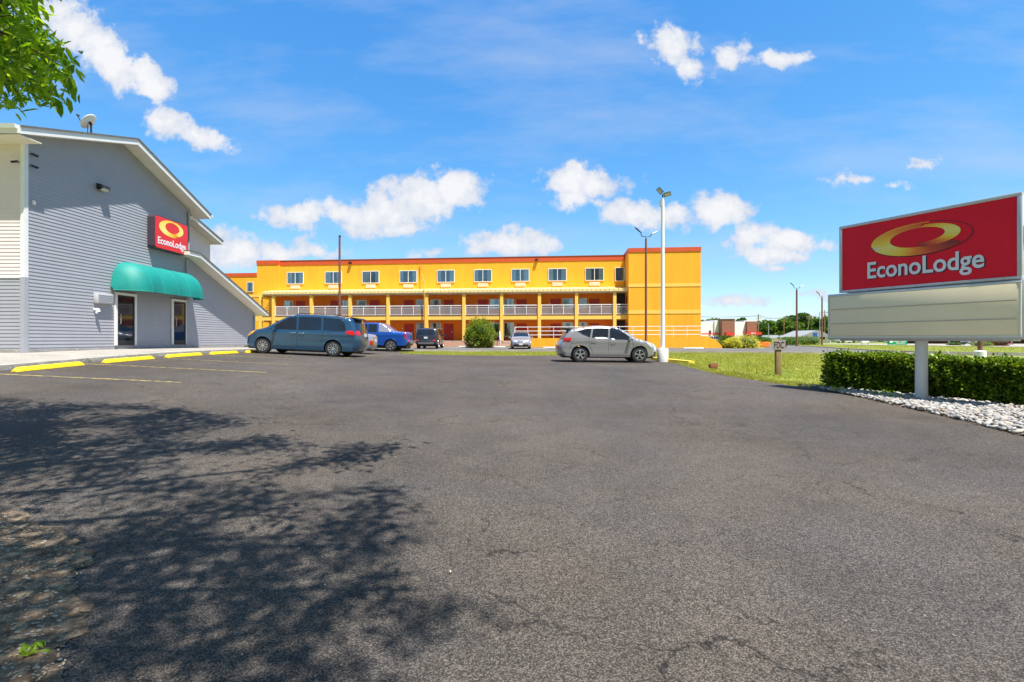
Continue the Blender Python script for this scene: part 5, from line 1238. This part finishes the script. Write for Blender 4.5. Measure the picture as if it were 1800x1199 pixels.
# ------------------------------------------------------------------ shrubs
def shrub(name, label, x, y, rx, ry, h, n, size, m, wid=.6, cat='bush', group=None, shape=1.0, zoff=0., base=None):
    z = (g(x, y) if base is None else base)-.05+zoff
    e = empty(name, label, cat, (x, y, z), group=group)
    th = rng.uniform(0, 2*np.pi, n); u = rng.uniform(-.75, 1, n); rr = np.sqrt(np.clip(1-u*u, 0, 1))
    D = np.stack([rr*np.cos(th), rr*np.sin(th), u], 1)
    lump = 1+.10*np.sin(th*5+u*4)+.08*np.sin(th*9-u*7)+.07*np.sin(u*11+th*3); q = rng.uniform(.78, 1.0, n)*lump
    zz = np.where(u > 0, h*.42+u*h*.58*q, h*.42+u*h*.55)
    C = np.stack([D[:,0]*rx*q, D[:,1]*ry*q, zz], 1)
    leaf_mesh('foliage', C, D, size, wid, m, e, simple=True)
    c = bmesh.new(); bmesh.ops.create_icosphere(c, subdivisions=3, radius=1)
    for v in c.verts: v.co = Vector((v.co.x*rx*.8, v.co.y*ry*.8, h*.44+v.co.z*h*.42))
    me = bpy.data.meshes.new('branches'); c.to_mesh(me); c.free(); me.materials.append(M['leaf_core']); o = bpy.data.objects.new('branches', me); COL.objects.link(o); o.parent = e
    return e
shrub('round_bush', 'big round yellow green bush in front of the motel ground floor', (843.5-900)/F*45.5, 45.5, 1.42, 1.3, 2.72, 9000, .13, M['leaf_bush'])
for i, (px, d, rx, h, m_, lab) in enumerate(((1262,47,.95,.75,'leaf_bush','low green bush at the right end of the yellow ramp wall'),(1276,50,.8,1.15,'leaf_far','dark green bush in the middle of the bushes beside the motel'),(1306,47,1.5,1.25,'leaf_gold','big pale golden bush right of the motel'),(1288,46,.8,.95,'leaf_gold','smaller golden bush before the dark one'),
        (1337,56,1.15,.6,'leaf_far2','rounded green bush in the orange planter'),(1387,80,1.7,1.3,'leaf_far2','far green shrub left of the two armed lamp pole'),(1415,82,2.6,1.5,'leaf_bush','far leafy shrub right of the two armed lamp pole'),(1372,84,1.4,.9,'leaf_gold','far pale shrub behind the wooden marker post'))):
    shrub('shrub', lab, (px-900)/F*d, d, rx, rx*.9, h, 2600 if d < 60 else 1200, .13 if d < 60 else .22, M[m_], .5, 'bush', 'bushes beyond the motel', zoff=.55 if i == 4 else 0)
x_ = (1337-900)/F*56; pl = MB(); pl.box(-1.2,.55,-.8,.8,0,.65); o = pl.build('planter', M['orange_wall'], bevel=.02); o.location = (x_, 55.8, g(x_,56)-.05); tag(o, 'orange painted low planter holding a rounded bush', 'planter')
shrub('red_bush', 'low dark red bush seen below the roadside sign', (1753-900)/F*66, 66, 1.45, 1.2, 1.05, 2200, .12, M['leaf_red'], .6)
shrub('juniper', 'spreading bright green shrub left of the red bush', (1726-900)/F*64, 64, 1.2, 1.0, .62, 1400, .12, M['leaf_bush'], .4)
shrub('shrub', 'small dark green shrub beside the brown pole seen under the sign', (1678-900)/F*72, 72, .9, .9, .5, 800, .12, M['leaf_far'], .5, group='bushes beyond the motel')

# ------------------------------------------------------------------ distant buildings and trees
def far_box(e, nm, x0, x1, y0, y1, d, depth, m, zb=None):
    a = (x0-900)/F*d; b = (x1-900)/F*d; z1 = H+(597-y0)/F*d; z0 = .4 if y1 is None else H+(597-y1)/F*d
    ox = origin(e); m_ = MB(); m_.box(a-ox.x, b-ox.x, d-ox.y, d+depth-ox.y, z0-ox.z, z1-ox.z); return m_.build(nm, m, e)
d = 105
e = empty('panelled_shop', 'white shop with brown panelled towers and red awnings beyond the motel', 'building', ((1290-900)/F*d, d, .5))
far_box(e, 'wall', 1225, 1268, 566, None, d, 22, M['white_wall']); far_box(e, 'wall', 1256, 1269, 563, None, d-.3, 21, M['white_wall'])
far_box(e, 'panel_tower', 1269.2, 1291.5, 561.5, None, d-2, 12, M['brown_panel']); far_box(e, 'tower_cap', 1268.8, 1292, 560.6, 561.4, d-2.1, 12.2, M['brown_paint'])
far_box(e, 'wall', 1291.7, 1313, 565.5, None, d-.5, 20, M['white_wall']); far_box(e, 'wall', 1308, 1330, 563.5, None, d+2, 18, M['white_wall'])
far_box(e, 'panel_tower', 1313.2, 1330.5, 565, None, d-1.2, 10, M['brown_panel'])
far_box(e, 'red_awning', 1277, 1291, 584.5, 589.5, d-3.2, 1, M['red_awning']); ra = far_box(e, 'red_awning', 1313.5, 1339, 583.5, 588.5, d-2.6, 1.3, M['red_awning'])
far_box(e, 'red_awning', 1232, 1268, 586, 588, d-.6, .4, M['red_awning'])
far_box(e, 'entrance', 1318, 1331, 589, None, d-1.3, .1, M['white_wall']); far_box(e, 'shop_window', 1334, 1338, 589, None, d-1.0, .3, M['car_glass']); far_box(e, 'door', 1247, 1250, 581, 588, d-.15, .1, M['dark'])
m = MB(); d2 = d-2.62
for i in range(4): m.box((1320+i*2.2-900)/F*d2-e.location.x, (1321.4+i*2.2-900)/F*d2-e.location.x, -2.66, -2.62, H+(597-587)/F*d2-.5, H+(597-585)/F*d2-.5)
m.build('awning_mark', M['letter_white'], e)
def house(px0, px1, yr, ye, d, lab, rf='far_roof'):
    a = (px0-900)/F*d; b = (px1-900)/F*d; ze = H+(597-ye)/F*d; zr = H+(597-yr)/F*d; e = empty('house', lab, 'house', ((a+b)/2, d, .5), group='pale houses before the far trees'); w = (b-a)/2
    MB().box(-w*.95, w*.95, 0, 9, 0, ze-.5).build('wall', M['white_wall'], e)
    m = MB(); m.prism([(-w,ze-.55),(0 if yr < ye-8 else -w*.55,zr-.5),(w*.2,zr-.5),(w,ze-.55)], -.6, 9.5, 'y'); m.build('roof', M[rf], e)
    for k in (-.6,-.1,.45): MB().box(w*k-.6, w*k+.6, -.05, 0, 1.0, 2.2).build('window', M['car_glass'], e)
house(1362,1410,589,594,135,'pale low roofed house left of the two armed lamp pole')
house(1403,1462,580.5,592,125,'light grey gabled house between the far lamp poles')
house(1478,1545,592,596,150,'low pale house behind the left part of the roadside sign')
house(1600,1660,592,597,120,'low pale house seen past the sign pole')
e = empty('porch_building', 'low building with white porch posts seen under the right end of the sign', 'building', ((1735-900)/F*100, 100, .5))
far_box(e, 'wall', 1655, 1860, 585, None, 100, 10, M['brown_panel']); far_box(e, 'roof', 1650, 1870, 580, 596.5, 97, 14, M['shingle'])
for px in (1668,1700,1740,1778,1815): far_box(e, 'porch_post', px, px+1.6, 596.5, None, 97.5, .2, M['white_wall'])
sheet('far_pavement', [(60,58),(120,58),(160,100),(60,100),(57,80)], 6, .01, M['concrete'])
# street signs
def board(name, lab, px0, px1, y0, y1, d, m, text=None, posts=True, grp=None):
    a = (px0-900)/F*d; b = (px1-900)/F*d; z1 = H+(597-y0)/F*d; z0 = H+(597-y1)/F*d; x = (a+b)/2; zg = g(x, d)
    e = empty(name, lab, 'sign', (x, d, zg)); w = (b-a)/2
    o = MB().box(-w, w, -.1, .1, z0-zg, z1-zg).build('board', m, e)
    if posts:
        for s in (-w*.8, w*.8): MB().box(s-.07, s+.07, -.05, .05, -.1, z0-zg-.001).build('post', M['galv'], e)
    return e, o, w, z0-zg, z1-zg
board('blue_road_sign', 'blue narrow sign on a post between the far lamp poles', 1429.5,1436,585,598,85,M['blue_sign'])
board('white_notice_board', 'small white sign board seen under the left part of the roadside sign', 1514,1527,598,602,85,M['white_wall'])
e, o, w, z0, z1 = board('green_business_sign', 'wide green sign with pale lettering seen under the roadside sign', 1561,1594,596.5,606,62,M['green_sign'], posts=False)
text_mesh('lettering', "Penn's View", w*1.35, (z1-z0)*.36, lambda u, v, q: (-w*.5+u, -.101-q, z0+(z1-z0)*.5+v), M['letter_white'], o, depth=.01); text_mesh('lettering', "Gardens", w*.95, (z1-z0)*.24, lambda u, v, q: (-w*.2+u, -.101-q, z0+(z1-z0)*.2+v), M['letter_white'], o, depth=.01)
MB().lathe([(.001,-.13),(.20,-.13),(.20,-.101)], 16, 'y', (-w*.74,0,z0+(z1-z0)*.62)).build('round_mark', M['curtain'], o)
def far_tree(px, d, ytop, wpx, lab, light=False, n=2400):
    x = (px-900)/F*d; h = H+(597-ytop)/F*d-.55; r = wpx*.66/F*d; e = empty('leafy_tree', lab, 'tree', (x, d, .5), group='trees beyond the street')
    tr = MB(); tr.tube([(0,0,0),(.1*r*.3,0,h*.35),(0,0,h*.75)], [.28,.2,.08], 8); 
    for k in range(5): a = k*1.3; tr.tube([(0,0,h*(.3+.07*k)),(math.cos(a)*r*.6,math.sin(a)*r*.6,h*(.55+.07*k))], [.12,.04], 6)
    tr.build('trunk', M['bark'], e)
    nc = 26; C = []; D = []
    for k in range(nc):
        a = rng.uniform(0,6.28); q = rng.uniform(.1,1)**.6; zz = rng.uniform(.24,.93); lim = math.sqrt(max(.05, 1-((zz-.5)/.52)**2)); c = np.array([math.cos(a)*r*.72*q*lim, math.sin(a)*r*.72*q*lim, h*zz]); cr = r*rng.uniform(.22,.38)
        v = rng.normal(0,1,(n//nc,3)); v /= np.linalg.norm(v,axis=1)[:,None]; v[:,2] = np.abs(v[:,2])*.9-.15; C.append(c+v*cr*rng.uniform(.6,1.1,(n//nc,1))); D.append(v)
    leaf_mesh('crown', np.concatenate(C), np.concatenate(D), .62, .8, M['leaf_far2' if light else 'leaf_far'], e, simple=True)
tl = [(1240,175,563,22,1),(1258,180,560,24,0),(1282,185,562,22,1),(1302,180,557,20,0),(1330,190,566,24,1),(1341,165,570,22,0),(1352,160,564,24,1),(1364,170,567,26,0),(1377,160,560,26,1),(1391,165,554,30,0),(1398,150,566,22,1),(1411,158,552,28,0),(1427,165,556,28,1),(1440,160,561,26,0),(1456,165,557,28,1),(1470,158,553,28,0),(1488,165,560,30,1),(1520,175,570,34,0),(1560,175,570,34,1),(1600,170,572,34,0),(1645,170,570,34,1),(1690,170,572,36,0),(1740,170,570,36,1),(1790,170,570,36,0)]
for i, (px, d, yt, w, lt) in enumerate(tl): far_tree(px, d, yt, w, ('light green' if lt else 'dark green')+' leafy tree in the belt beyond the street, '+('seen over the shop' if px < 1335 else 'between the shop and the sign' if px < 1475 else 'behind the roadside sign'), lt)
# understory that closes the belt
nn = 9000; xx = rng.uniform(55, 175, nn); yy = rng.uniform(176, 196, nn); C = np.stack([xx, yy, .5+rng.uniform(0, 1, nn)**1.4*(3.5+1.5*np.sin(xx*.4))], 1)
o = leaf_mesh('far_undergrowth', C, rng.normal(0,1,(nn,3)), 1.1, .8, M['leaf_far'], simple=True); tag(o, kind='stuff')

# ------------------------------------------------------------------ the shade tree at the left
SUN = np.array([.251,-.301,.920]); SUN /= np.linalg.norm(SUN)       # towards the sun
shade = [(-400,690),(-80,700),(100,712),(215,712),(330,722),(430,732),(400,748),(330,757),(470,768),(520,780),(690,783),(690,797),(580,815),(480,832),(380,845),(520,872),(620,862),(700,862),(690,885),(640,900),(700,925),(735,945),(660,962),(560,975),(520,1000),(650,1010),(690,1040),(850,1070),(835,1100),(740,1125),(680,1160),(600,1199),(560,1400),(-400,1400)]
def shade_tree():
    tx_, ty_ = -6.2, .2; z0 = g(tx_, ty_)-.05
    e = empty('shade_tree', 'tree reaching in at the upper left corner that shades the asphalt', 'tree', (tx_, ty_, z0))
    n = 16000; c0 = np.array([-4.4, 3.6, 7.3]); rad = np.array([6.6, 6.6, 3.6])
    P = rng.uniform(-1, 1, (n,3)); P = P[(P**2).sum(1) < 1]*rad+c0
    corner = [(-60,-60),(118,-60),(100,-10),(95,50),(125,75),(118,105),(150,150),(148,178),(118,205),(60,205),(30,212),(-60,215)]
    def proj(Q): d_ = np.maximum(Q[:,1], .05); return 900+Q[:,0]/d_*F, 597-(Q[:,2]-H)/d_*F
    def visible(Q, mg): u, v = proj(Q); return (Q[:,1] > .2) & (u > -mg) & (u < 1800+mg) & (v > -mg) & (v < 1199+mg)
    P = P[P[:,2] > 3.4]
    u, v = proj(P); ok = ~visible(P, np.clip(.8*F/np.maximum(P[:,1], .3), 60, 2500))
    P = P[ok]
    t = (P[:,2]-.3)/SUN[2]; Sx = P[:,0]-SUN[0]*t; Sy = P[:,1]-SUN[1]*t; gz = gv(Sx, Sy); t = (P[:,2]-gz)/SUN[2]; Sx = P[:,0]-SUN[0]*t; Sy = P[:,1]-SUN[1]*t
    G3 = np.stack([Sx, Sy, gz], 1); u, v = proj(G3); vis = visible(G3, 60); P = P[~vis | inpoly(u, v, shade)]
    # extra sprays inside the visible corner
    m_ = 900; uu = rng.uniform(-70, 150, m_); vv = rng.uniform(-60, 215, m_); dd = rng.uniform(4.0, 6.0, m_)
    Q = np.stack([(uu-900)/F*dd, dd, H+(597-vv)/F*dd], 1); Q = Q[inpoly(uu, vv, [(x-(26 if x > 0 else 0), y-(30 if y > 100 else 0)) for x, y in corner])][:165]
    sel = P[rng.permutation(len(P))[:1500]]
    sel = sel[:300]
    # sprays chosen by where their shade falls on the asphalt
    m_ = 60000; half = m_//2; uu = np.concatenate([rng.uniform(-60, 870, half), rng.uniform(-60, 870, half)]); vv = np.concatenate([rng.uniform(700, 1260, half), 700+rng.uniform(0,1,half)**2*300])
    k_ = inpoly(uu, vv, shade); uu = uu[k_]; vv = vv[k_]; dpt = 1.40*F/(vv-597)
    dpt = np.where(vv < 900, np.minimum(dpt, 1.40*F/(vv-597)*(.80+.20*(vv-700)/200)), dpt)
    Gx = (uu-900)/F*dpt
    for _ in range(4): gz = gv(Gx, dpt); dpt = (H-gz)*F/(vv-597); Gx = (uu-900)/F*dpt
    hh = rng.uniform(5.2, 10.5, len(Gx)); E = np.stack([Gx+SUN[0]/SUN[2]*hh, dpt+SUN[1]/SUN[2]*hh, gv(Gx, dpt)+hh], 1)
    E = E[~visible(E, np.clip(.62*F/np.maximum(E[:,1], .3), 50, 2500))]
    key = np.floor(E[:,:2]/.28).astype(int); t = (E[:,2]-.2)/SUN[2]; key = np.floor(np.stack([E[:,0]-SUN[0]*t, E[:,1]-SUN[1]*t], 1)/.17).astype(int)
    _, ui = np.unique(key, axis=0, return_index=True); E = E[ui]
    t = (E[:,2]-.3)/SUN[2]; Sx = E[:,0]-SUN[0]*t; Sy = E[:,1]-SUN[1]*t
    fl = np.sin(Sx*2.1+1.3*np.sin(Sy*1.5))*np.sin(Sy*2.6+1.5*np.sin(Sx*1.4)); fl2 = np.sin(Sx*5.1+2*np.sin(Sy*3.1)+1)*np.sin(Sy*6.2+1.7*np.sin(Sx*3.3)); E = E[(fl < np.where(Sy < 3.3, .80, .24)) & (fl2 < np.where(Sy < 3.3, .75, .45))]
    print('SPRAYS', len(E), len(Q)); E = E[rng.permutation(len(E))[:3200]]
    sel = np.concatenate([sel, E])
    CL = np.concatenate([sel, Q]); k = 46; C = []; D = []
    for j, c in enumerate(CL):
        vis_ = j >= len(sel); kk = 12 if vis_ else k; kk = kk if vis_ or j < 300 else 24; rr = .09 if vis_ else .16 if j >= 300 else .30
        # a drooping spray: leaflets in pairs along a short twig
        dr = rng.normal(0, 1, 3); dr[2] = -abs(dr[2])*.4; dr /= np.linalg.norm(dr)
        tt = rng.uniform(-1, 1, (kk,1)); p = c+dr*tt*rr*1.4+rng.normal(0, rr*.55, (kk,3)); C.append(p)
        q = rng.normal(0, .5, (kk,3))+dr; q[:,2] -= .5; D.append(q)
    C = np.concatenate(C); D = np.concatenate(D); leaf_mesh('crown', C, D, .118, .34, M['leaf_tree'], e, True, upbias=.8)
    # trunk, limbs and twigs
    tr = MB(); top = np.array([tx_+.3, ty_+.5, 4.4])
    tr.tube([(tx_,ty_,z0),(tx_+.05,ty_+.1,z0+.4),(tx_+.12,ty_+.3,2.6),tuple(top)], [.30,.24,.2,.17], 14)
    tips = []
    sub_ = sel[rng.permutation(len(sel))[:26]]
    limbs = []
    for s_ in sub_:
        s2 = s_.copy(); mid = (top+s2)/2+np.array([0,0,.5]); pts = [top, (top*2+mid)/3+rng.normal(0,.08,3), mid, (mid+s2)/2+rng.normal(0,.12,3), s2]
        if any(visible(np.array([q]), 10)[0] for q in pts[1:]): continue
        limbs.append(np.array(pts)); tr.tube([tuple(q) for q in pts], [.085,.065,.045,.03,.012], 7)
    # the limb whose end hangs into the picture
    a = np.array([(-40-900)/F*4.6, 4.6, H+(597-60)/F*4.6]); pts = [top, np.array([-6.0,2.2,5.2]), a+np.array([-.5,-.6,.1]), a]; limbs.append(np.array(pts)); tr.tube([tuple(q) for q in pts], [.09,.06,.04,.022], 7)
    allp = np.concatenate(limbs)
    tr.build('trunk', M['bark'], e, True, True)
    tw = MB()
    for j, c in enumerate(CL):
        if j < len(sel) and j % 3: continue
        q = allp[np.argmin(((allp-c)**2).sum(1))]
        if j >= len(sel):
            q = a if rng.uniform() < .6 else a+np.array([.15,.2,-.35])
            if j % 2: continue
        if j < len(sel) and visible(np.array([(q+c)/2]), 0)[0]: continue
        tw.tube([tuple(q), tuple((q+c)/2+np.array([0,0,.08])), tuple(c)], [.012,.008,.004], 5, cap=False)
    tag(tw.build('twig', M['bark'], e, True), kind='stuff')
shade_tree()
# bed: loose debris, small weed, fallen leaves
x, y = ground_at(62, 1150)
weed_patch('bed_weed', [(x, y)], .035, 30, .038, M['weed'], 'small bright green weed growing in the dirt at the lower left', 'plant')
C = []
n = 16000; xx = rng.uniform(-6, -1.4, n); yy = rng.uniform(.8, 4.2, n); bp = [(x+.1,y+.05) for x, y in bed]+[(-9,.4)]; k = inpoly(xx, yy, bp); xx = xx[k]; yy = yy[k]
r_ = .002+.010*rng.uniform(0,1,len(xx))**4; C = np.stack([xx, yy, gv(xx, yy)+.006+r_*.3], 1); Vs = IV[None]*r_[:,None,None]*np.array([1.4,.9,.6])+C[:,None]
o = fast_obj('bed_gravel', Vs.reshape(-1,3), (IF[None]+np.arange(len(xx))[:,None,None]*len(IV)).reshape(-1,3), M['bedstone']); tag(o, kind='stuff')
n = 9000; xx = rng.uniform(-5, -.2, n); yy = rng.uniform(1.6, 6, n); kp = rng.uniform(0,1,n) < np.clip(.006+1.2*inpoly(xx, yy, bp), 0, 1); xx = xx[kp]; yy = yy[kp]
C = np.stack([xx, yy, gv(xx, yy)+.012], 1); D = rng.normal(0,1,(len(xx),3)); D[:,2] = 0
o = leaf_mesh('leaf_litter', C, D, .017, .5, mat('dry_leaf', (.40,.32,.21), .8, var=.3, vscale=30), upbias=6); tag(o, kind='stuff')
# weeds in the broken kerb
pts = [(-12.0+rng.uniform(-.05,.06), yy) for yy in list(rng.uniform(12.4, 18.2, 26))+list(rng.uniform(9.4, 12, 5))]
weed_patch('kerb_weeds', pts, .07, 12, .045, M['mulch'], None).__setitem__('kind', 'stuff')

# ------------------------------------------------------------------ light, sky, camera
sun = bpy.data.lights.new('sun', 'SUN'); sun.energy = 5.0; sun.angle = R(.53); sun.color = (1, .96, .90)
so = bpy.data.objects.new('sun', sun); COL.objects.link(so); so.rotation_euler = Vector(-SUN).to_track_quat('-Z', 'Y').to_euler(); so.location = (10,-10,30)
EXPO = .92; SKY = .085
w = bpy.data.worlds.new('World'); SC.world = w; w.use_nodes = True; nt = w.node_tree; N = nt.nodes; L = nt.links
bg = N['Background']; bg.inputs[1].default_value = SKY
sk = N.new('ShaderNodeTexSky'); sk.sky_type = 'NISHITA'; sk.sun_disc = False; sk.sun_elevation = math.asin(SUN[2]); sk.sun_rotation = math.atan2(SUN[0], SUN[1]); sk.air_density = 1.0; sk.dust_density = .35; sk.ozone_density = 2.2; sk.altitude = 100
hs = N.new('ShaderNodeHueSaturation'); hs.inputs['Saturation'].default_value = 1.30; hs.inputs['Value'].default_value = 1.22; 
_sp = N.new('ShaderNodeSeparateColor'); _cb = N.new('ShaderNodeCombineColor'); L.new(sk.outputs[0], hs.inputs['Color']); L.new(hs.outputs[0], _sp.inputs[0])
for _i, (_e, _s) in enumerate(((.85,1.06),(.70,1.60),(.45,2.95))):
    _p = N.new('ShaderNodeMath'); _p.operation = 'POWER'; _p.inputs[1].default_value = _e; L.new(_sp.outputs[_i], _p.inputs[0])
    _m = N.new('ShaderNodeMath'); _m.operation = 'MULTIPLY'; _m.inputs[1].default_value = _s; L.new(_p.outputs[0], _m.inputs[0]); L.new(_m.outputs[0], _cb.inputs[_i])
tc = N.new('ShaderNodeTexCoord'); sep = N.new('ShaderNodeSeparateXYZ'); L.new(tc.outputs['Generated'], sep.inputs[0])
def mth(op, a, b=None, c=None, clamp=False):
    q = N.new('ShaderNodeMath'); q.operation = op; q.use_clamp = clamp
    for i, v in enumerate((a, b, c)):
        if v is None: continue
        if isinstance(v, (int, float)): q.inputs[i].default_value = v
        else: L.new(v, q.inputs[i])
    return q.outputs[0]
yc = mth('MAXIMUM', sep.outputs[1], .02); uu = mth('DIVIDE', sep.outputs[0], yc); vv = mth('DIVIDE', sep.outputs[2], yc)
cb = N.new('ShaderNodeCombineXYZ'); L.new(uu, cb.inputs[0]); L.new(vv, cb.inputs[1]); UV = cb.outputs[0]
def noise(scale, det, rough, vec, w4=0):
    q = N.new('ShaderNodeTexNoise'); q.inputs['Scale'].default_value = scale; q.inputs['Detail'].default_value = det; q.inputs['Roughness'].default_value = rough
    L.new(vec, q.inputs['Vector']); return q
wn = noise(7, 6, .6, UV); ws = N.new('ShaderNodeVectorMath'); ws.operation = 'SUBTRACT'; L.new(wn.outputs['Color'], ws.inputs[0]); ws.inputs[1].default_value = (.5,.5,.5)
wm = N.new('ShaderNodeVectorMath'); wm.operation = 'SCALE'; wm.inputs[3].default_value = .085; L.new(ws.outputs[0], wm.inputs[0])
wa = N.new('ShaderNodeVectorMath'); wa.operation = 'ADD'; L.new(UV, wa.inputs[0]); L.new(wm.outputs[0], wa.inputs[1]); WUV = wa.outputs[0]
# clouds by direction: (x, y, rx, ry, rotation, thickness)
CLD = [(130,45,70,40,-35,1.),(185,95,85,38,-42,1.15),(255,135,56,30,-35,1.1),(295,210,52,30,-8,1.15),(350,236,56,22,-20,1.),(60,15,60,30,0,.8),
 (520,375,75,24,0,1.),(600,372,60,30,0,.95),(660,380,80,42,0,1.1),(740,350,75,45,15,1.15),(800,335,48,38,0,1.1),(700,330,50,22,10,.7),(700,405,60,18,0,.85),
 (895,425,80,30,0,1.1),(930,430,60,22,0,1.),(1000,315,55,30,0,1.15),(1055,318,55,26,0,1.1),(1010,345,50,22,0,.8),
 (1105,372,60,24,0,1.05),(1180,380,60,26,0,.9),(1260,374,62,30,0,1.1),(1330,420,60,26,0,1.),(1380,425,75,24,0,1.1),(1360,452,60,20,0,.9),(1365,476,25,8,0,.7),
 (1185,80,48,34,-25,.95),(1205,115,25,28,-40,.85),(1285,95,36,26,20,.75),(1370,105,60,15,5,.78),(1500,312,55,12,0,.75),(1625,282,34,13,0,.72),(1560,318,30,8,0,.5),
 (405,440,52,34,0,1.1),(500,436,60,22,-5,.9),(560,446,55,14,-8,.7),(755,451,28,8,0,.6),(1290,525,60,8,0,.4),(1440,523,30,7,0,.5),(1600,560,80,8,0,.4)]
den = None
for (cx, cy, rx, ry, rot, th) in CLD:
    mp = N.new('ShaderNodeMapping'); mp.vector_type = 'TEXTURE'; mp.inputs['Location'].default_value = ((cx-900)/F, (597-cy)/F, 0); mp.inputs['Rotation'].default_value = (0,0,R(rot)); mp.inputs['Scale'].default_value = (rx*1.25/F, ry*1.25/F, 1)
    L.new(WUV, mp.inputs[0]); ln = N.new('ShaderNodeVectorMath'); ln.operation = 'LENGTH'; L.new(mp.outputs[0], ln.inputs[0])
    v = mth('MULTIPLY_ADD', ln.outputs['Value'], -1.0*th, 1.0*th); den = v if den is None else mth('MAXIMUM', den, v)
fb = noise(20, 12, .62, UV); ed = mth('MULTIPLY_ADD', fb.outputs[0], 2.2, -1.08); dsum = mth('ADD', mth('MAXIMUM', den, -1.0), ed)
al = N.new('ShaderNodeMapRange'); al.interpolation_type = 'SMOOTHSTEP'; al.inputs[1].default_value = .0; al.inputs[2].default_value = .56; L.new(dsum, al.inputs[0])
# thin high veil
vm = N.new('ShaderNodeMapping'); vm.inputs['Rotation'].default_value = (0,0,R(-22)); vm.inputs['Scale'].default_value = (1.2,4.5,1); L.new(UV, vm.inputs[0]); vn = noise(1.3, 9, .6, vm.outputs[0])
veil = N.new('ShaderNodeMapRange'); veil.inputs[1].default_value = .45; veil.inputs[2].default_value = .85; veil.inputs[4].default_value = .60; L.new(vn.outputs[0], veil.inputs[0])
fr = mth('GREATER_THAN', sep.outputs[1], .05); am = mth('MULTIPLY', mth('MAXIMUM', al.outputs[0], veil.outputs[0]), fr)
up = mth('GREATER_THAN', sep.outputs[2], 0.0); am = mth('MULTIPLY', am, up)
# unseen grey cloud added behind the camera to dim and neutralise sky fill
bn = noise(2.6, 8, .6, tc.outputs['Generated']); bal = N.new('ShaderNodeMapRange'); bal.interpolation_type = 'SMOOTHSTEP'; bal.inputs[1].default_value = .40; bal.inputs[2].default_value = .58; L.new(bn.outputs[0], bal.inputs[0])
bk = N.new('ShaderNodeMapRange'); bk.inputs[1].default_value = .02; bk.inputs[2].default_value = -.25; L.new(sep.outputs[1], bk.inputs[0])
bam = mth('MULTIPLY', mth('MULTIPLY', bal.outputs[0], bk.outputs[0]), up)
K = 2**EXPO*SKY; cc = N.new('ShaderNodeMix'); cc.data_type = 'RGBA'; cc.inputs[6].default_value = (.64/K,.71/K,.85/K,1); cc.inputs[7].default_value = (.93/K,.94/K,.97/K,1)
sh = noise(11, 6, .6, UV); shf = N.new('ShaderNodeMapRange'); shf.inputs[1].default_value = .15; shf.inputs[2].default_value = 1.0; L.new(mth('ADD', dsum, mth('MULTIPLY_ADD', sh.outputs[0], 1.8, -.9)), shf.inputs[0]); L.new(shf.outputs[0], cc.inputs[0])
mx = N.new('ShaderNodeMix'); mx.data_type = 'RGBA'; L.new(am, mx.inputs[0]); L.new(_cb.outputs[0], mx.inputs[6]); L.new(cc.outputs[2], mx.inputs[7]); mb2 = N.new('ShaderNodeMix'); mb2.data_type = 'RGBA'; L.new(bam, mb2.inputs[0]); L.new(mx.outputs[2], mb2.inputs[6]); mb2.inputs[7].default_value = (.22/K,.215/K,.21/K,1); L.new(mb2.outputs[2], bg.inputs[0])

cam = bpy.data.cameras.new('camera'); co = bpy.data.objects.new('camera', cam); COL.objects.link(co); co.location = (0,0,H); co.rotation_euler = (R(90),0,0)
cam.sensor_width = 36; cam.lens = 36*F/1800; cam.shift_y = -(599.5-597)/1800; cam.clip_end = 3000; cam.clip_start = .05; SC.camera = co
SC.view_settings.view_transform = 'Standard'; SC.view_settings.look = 'None'; SC.view_settings.exposure = EXPO; SC.view_settings.gamma = 1
SC.render.engine = 'CYCLES'; SC.cycles.max_bounces = 6; SC.cycles.transparent_max_bounces = 12
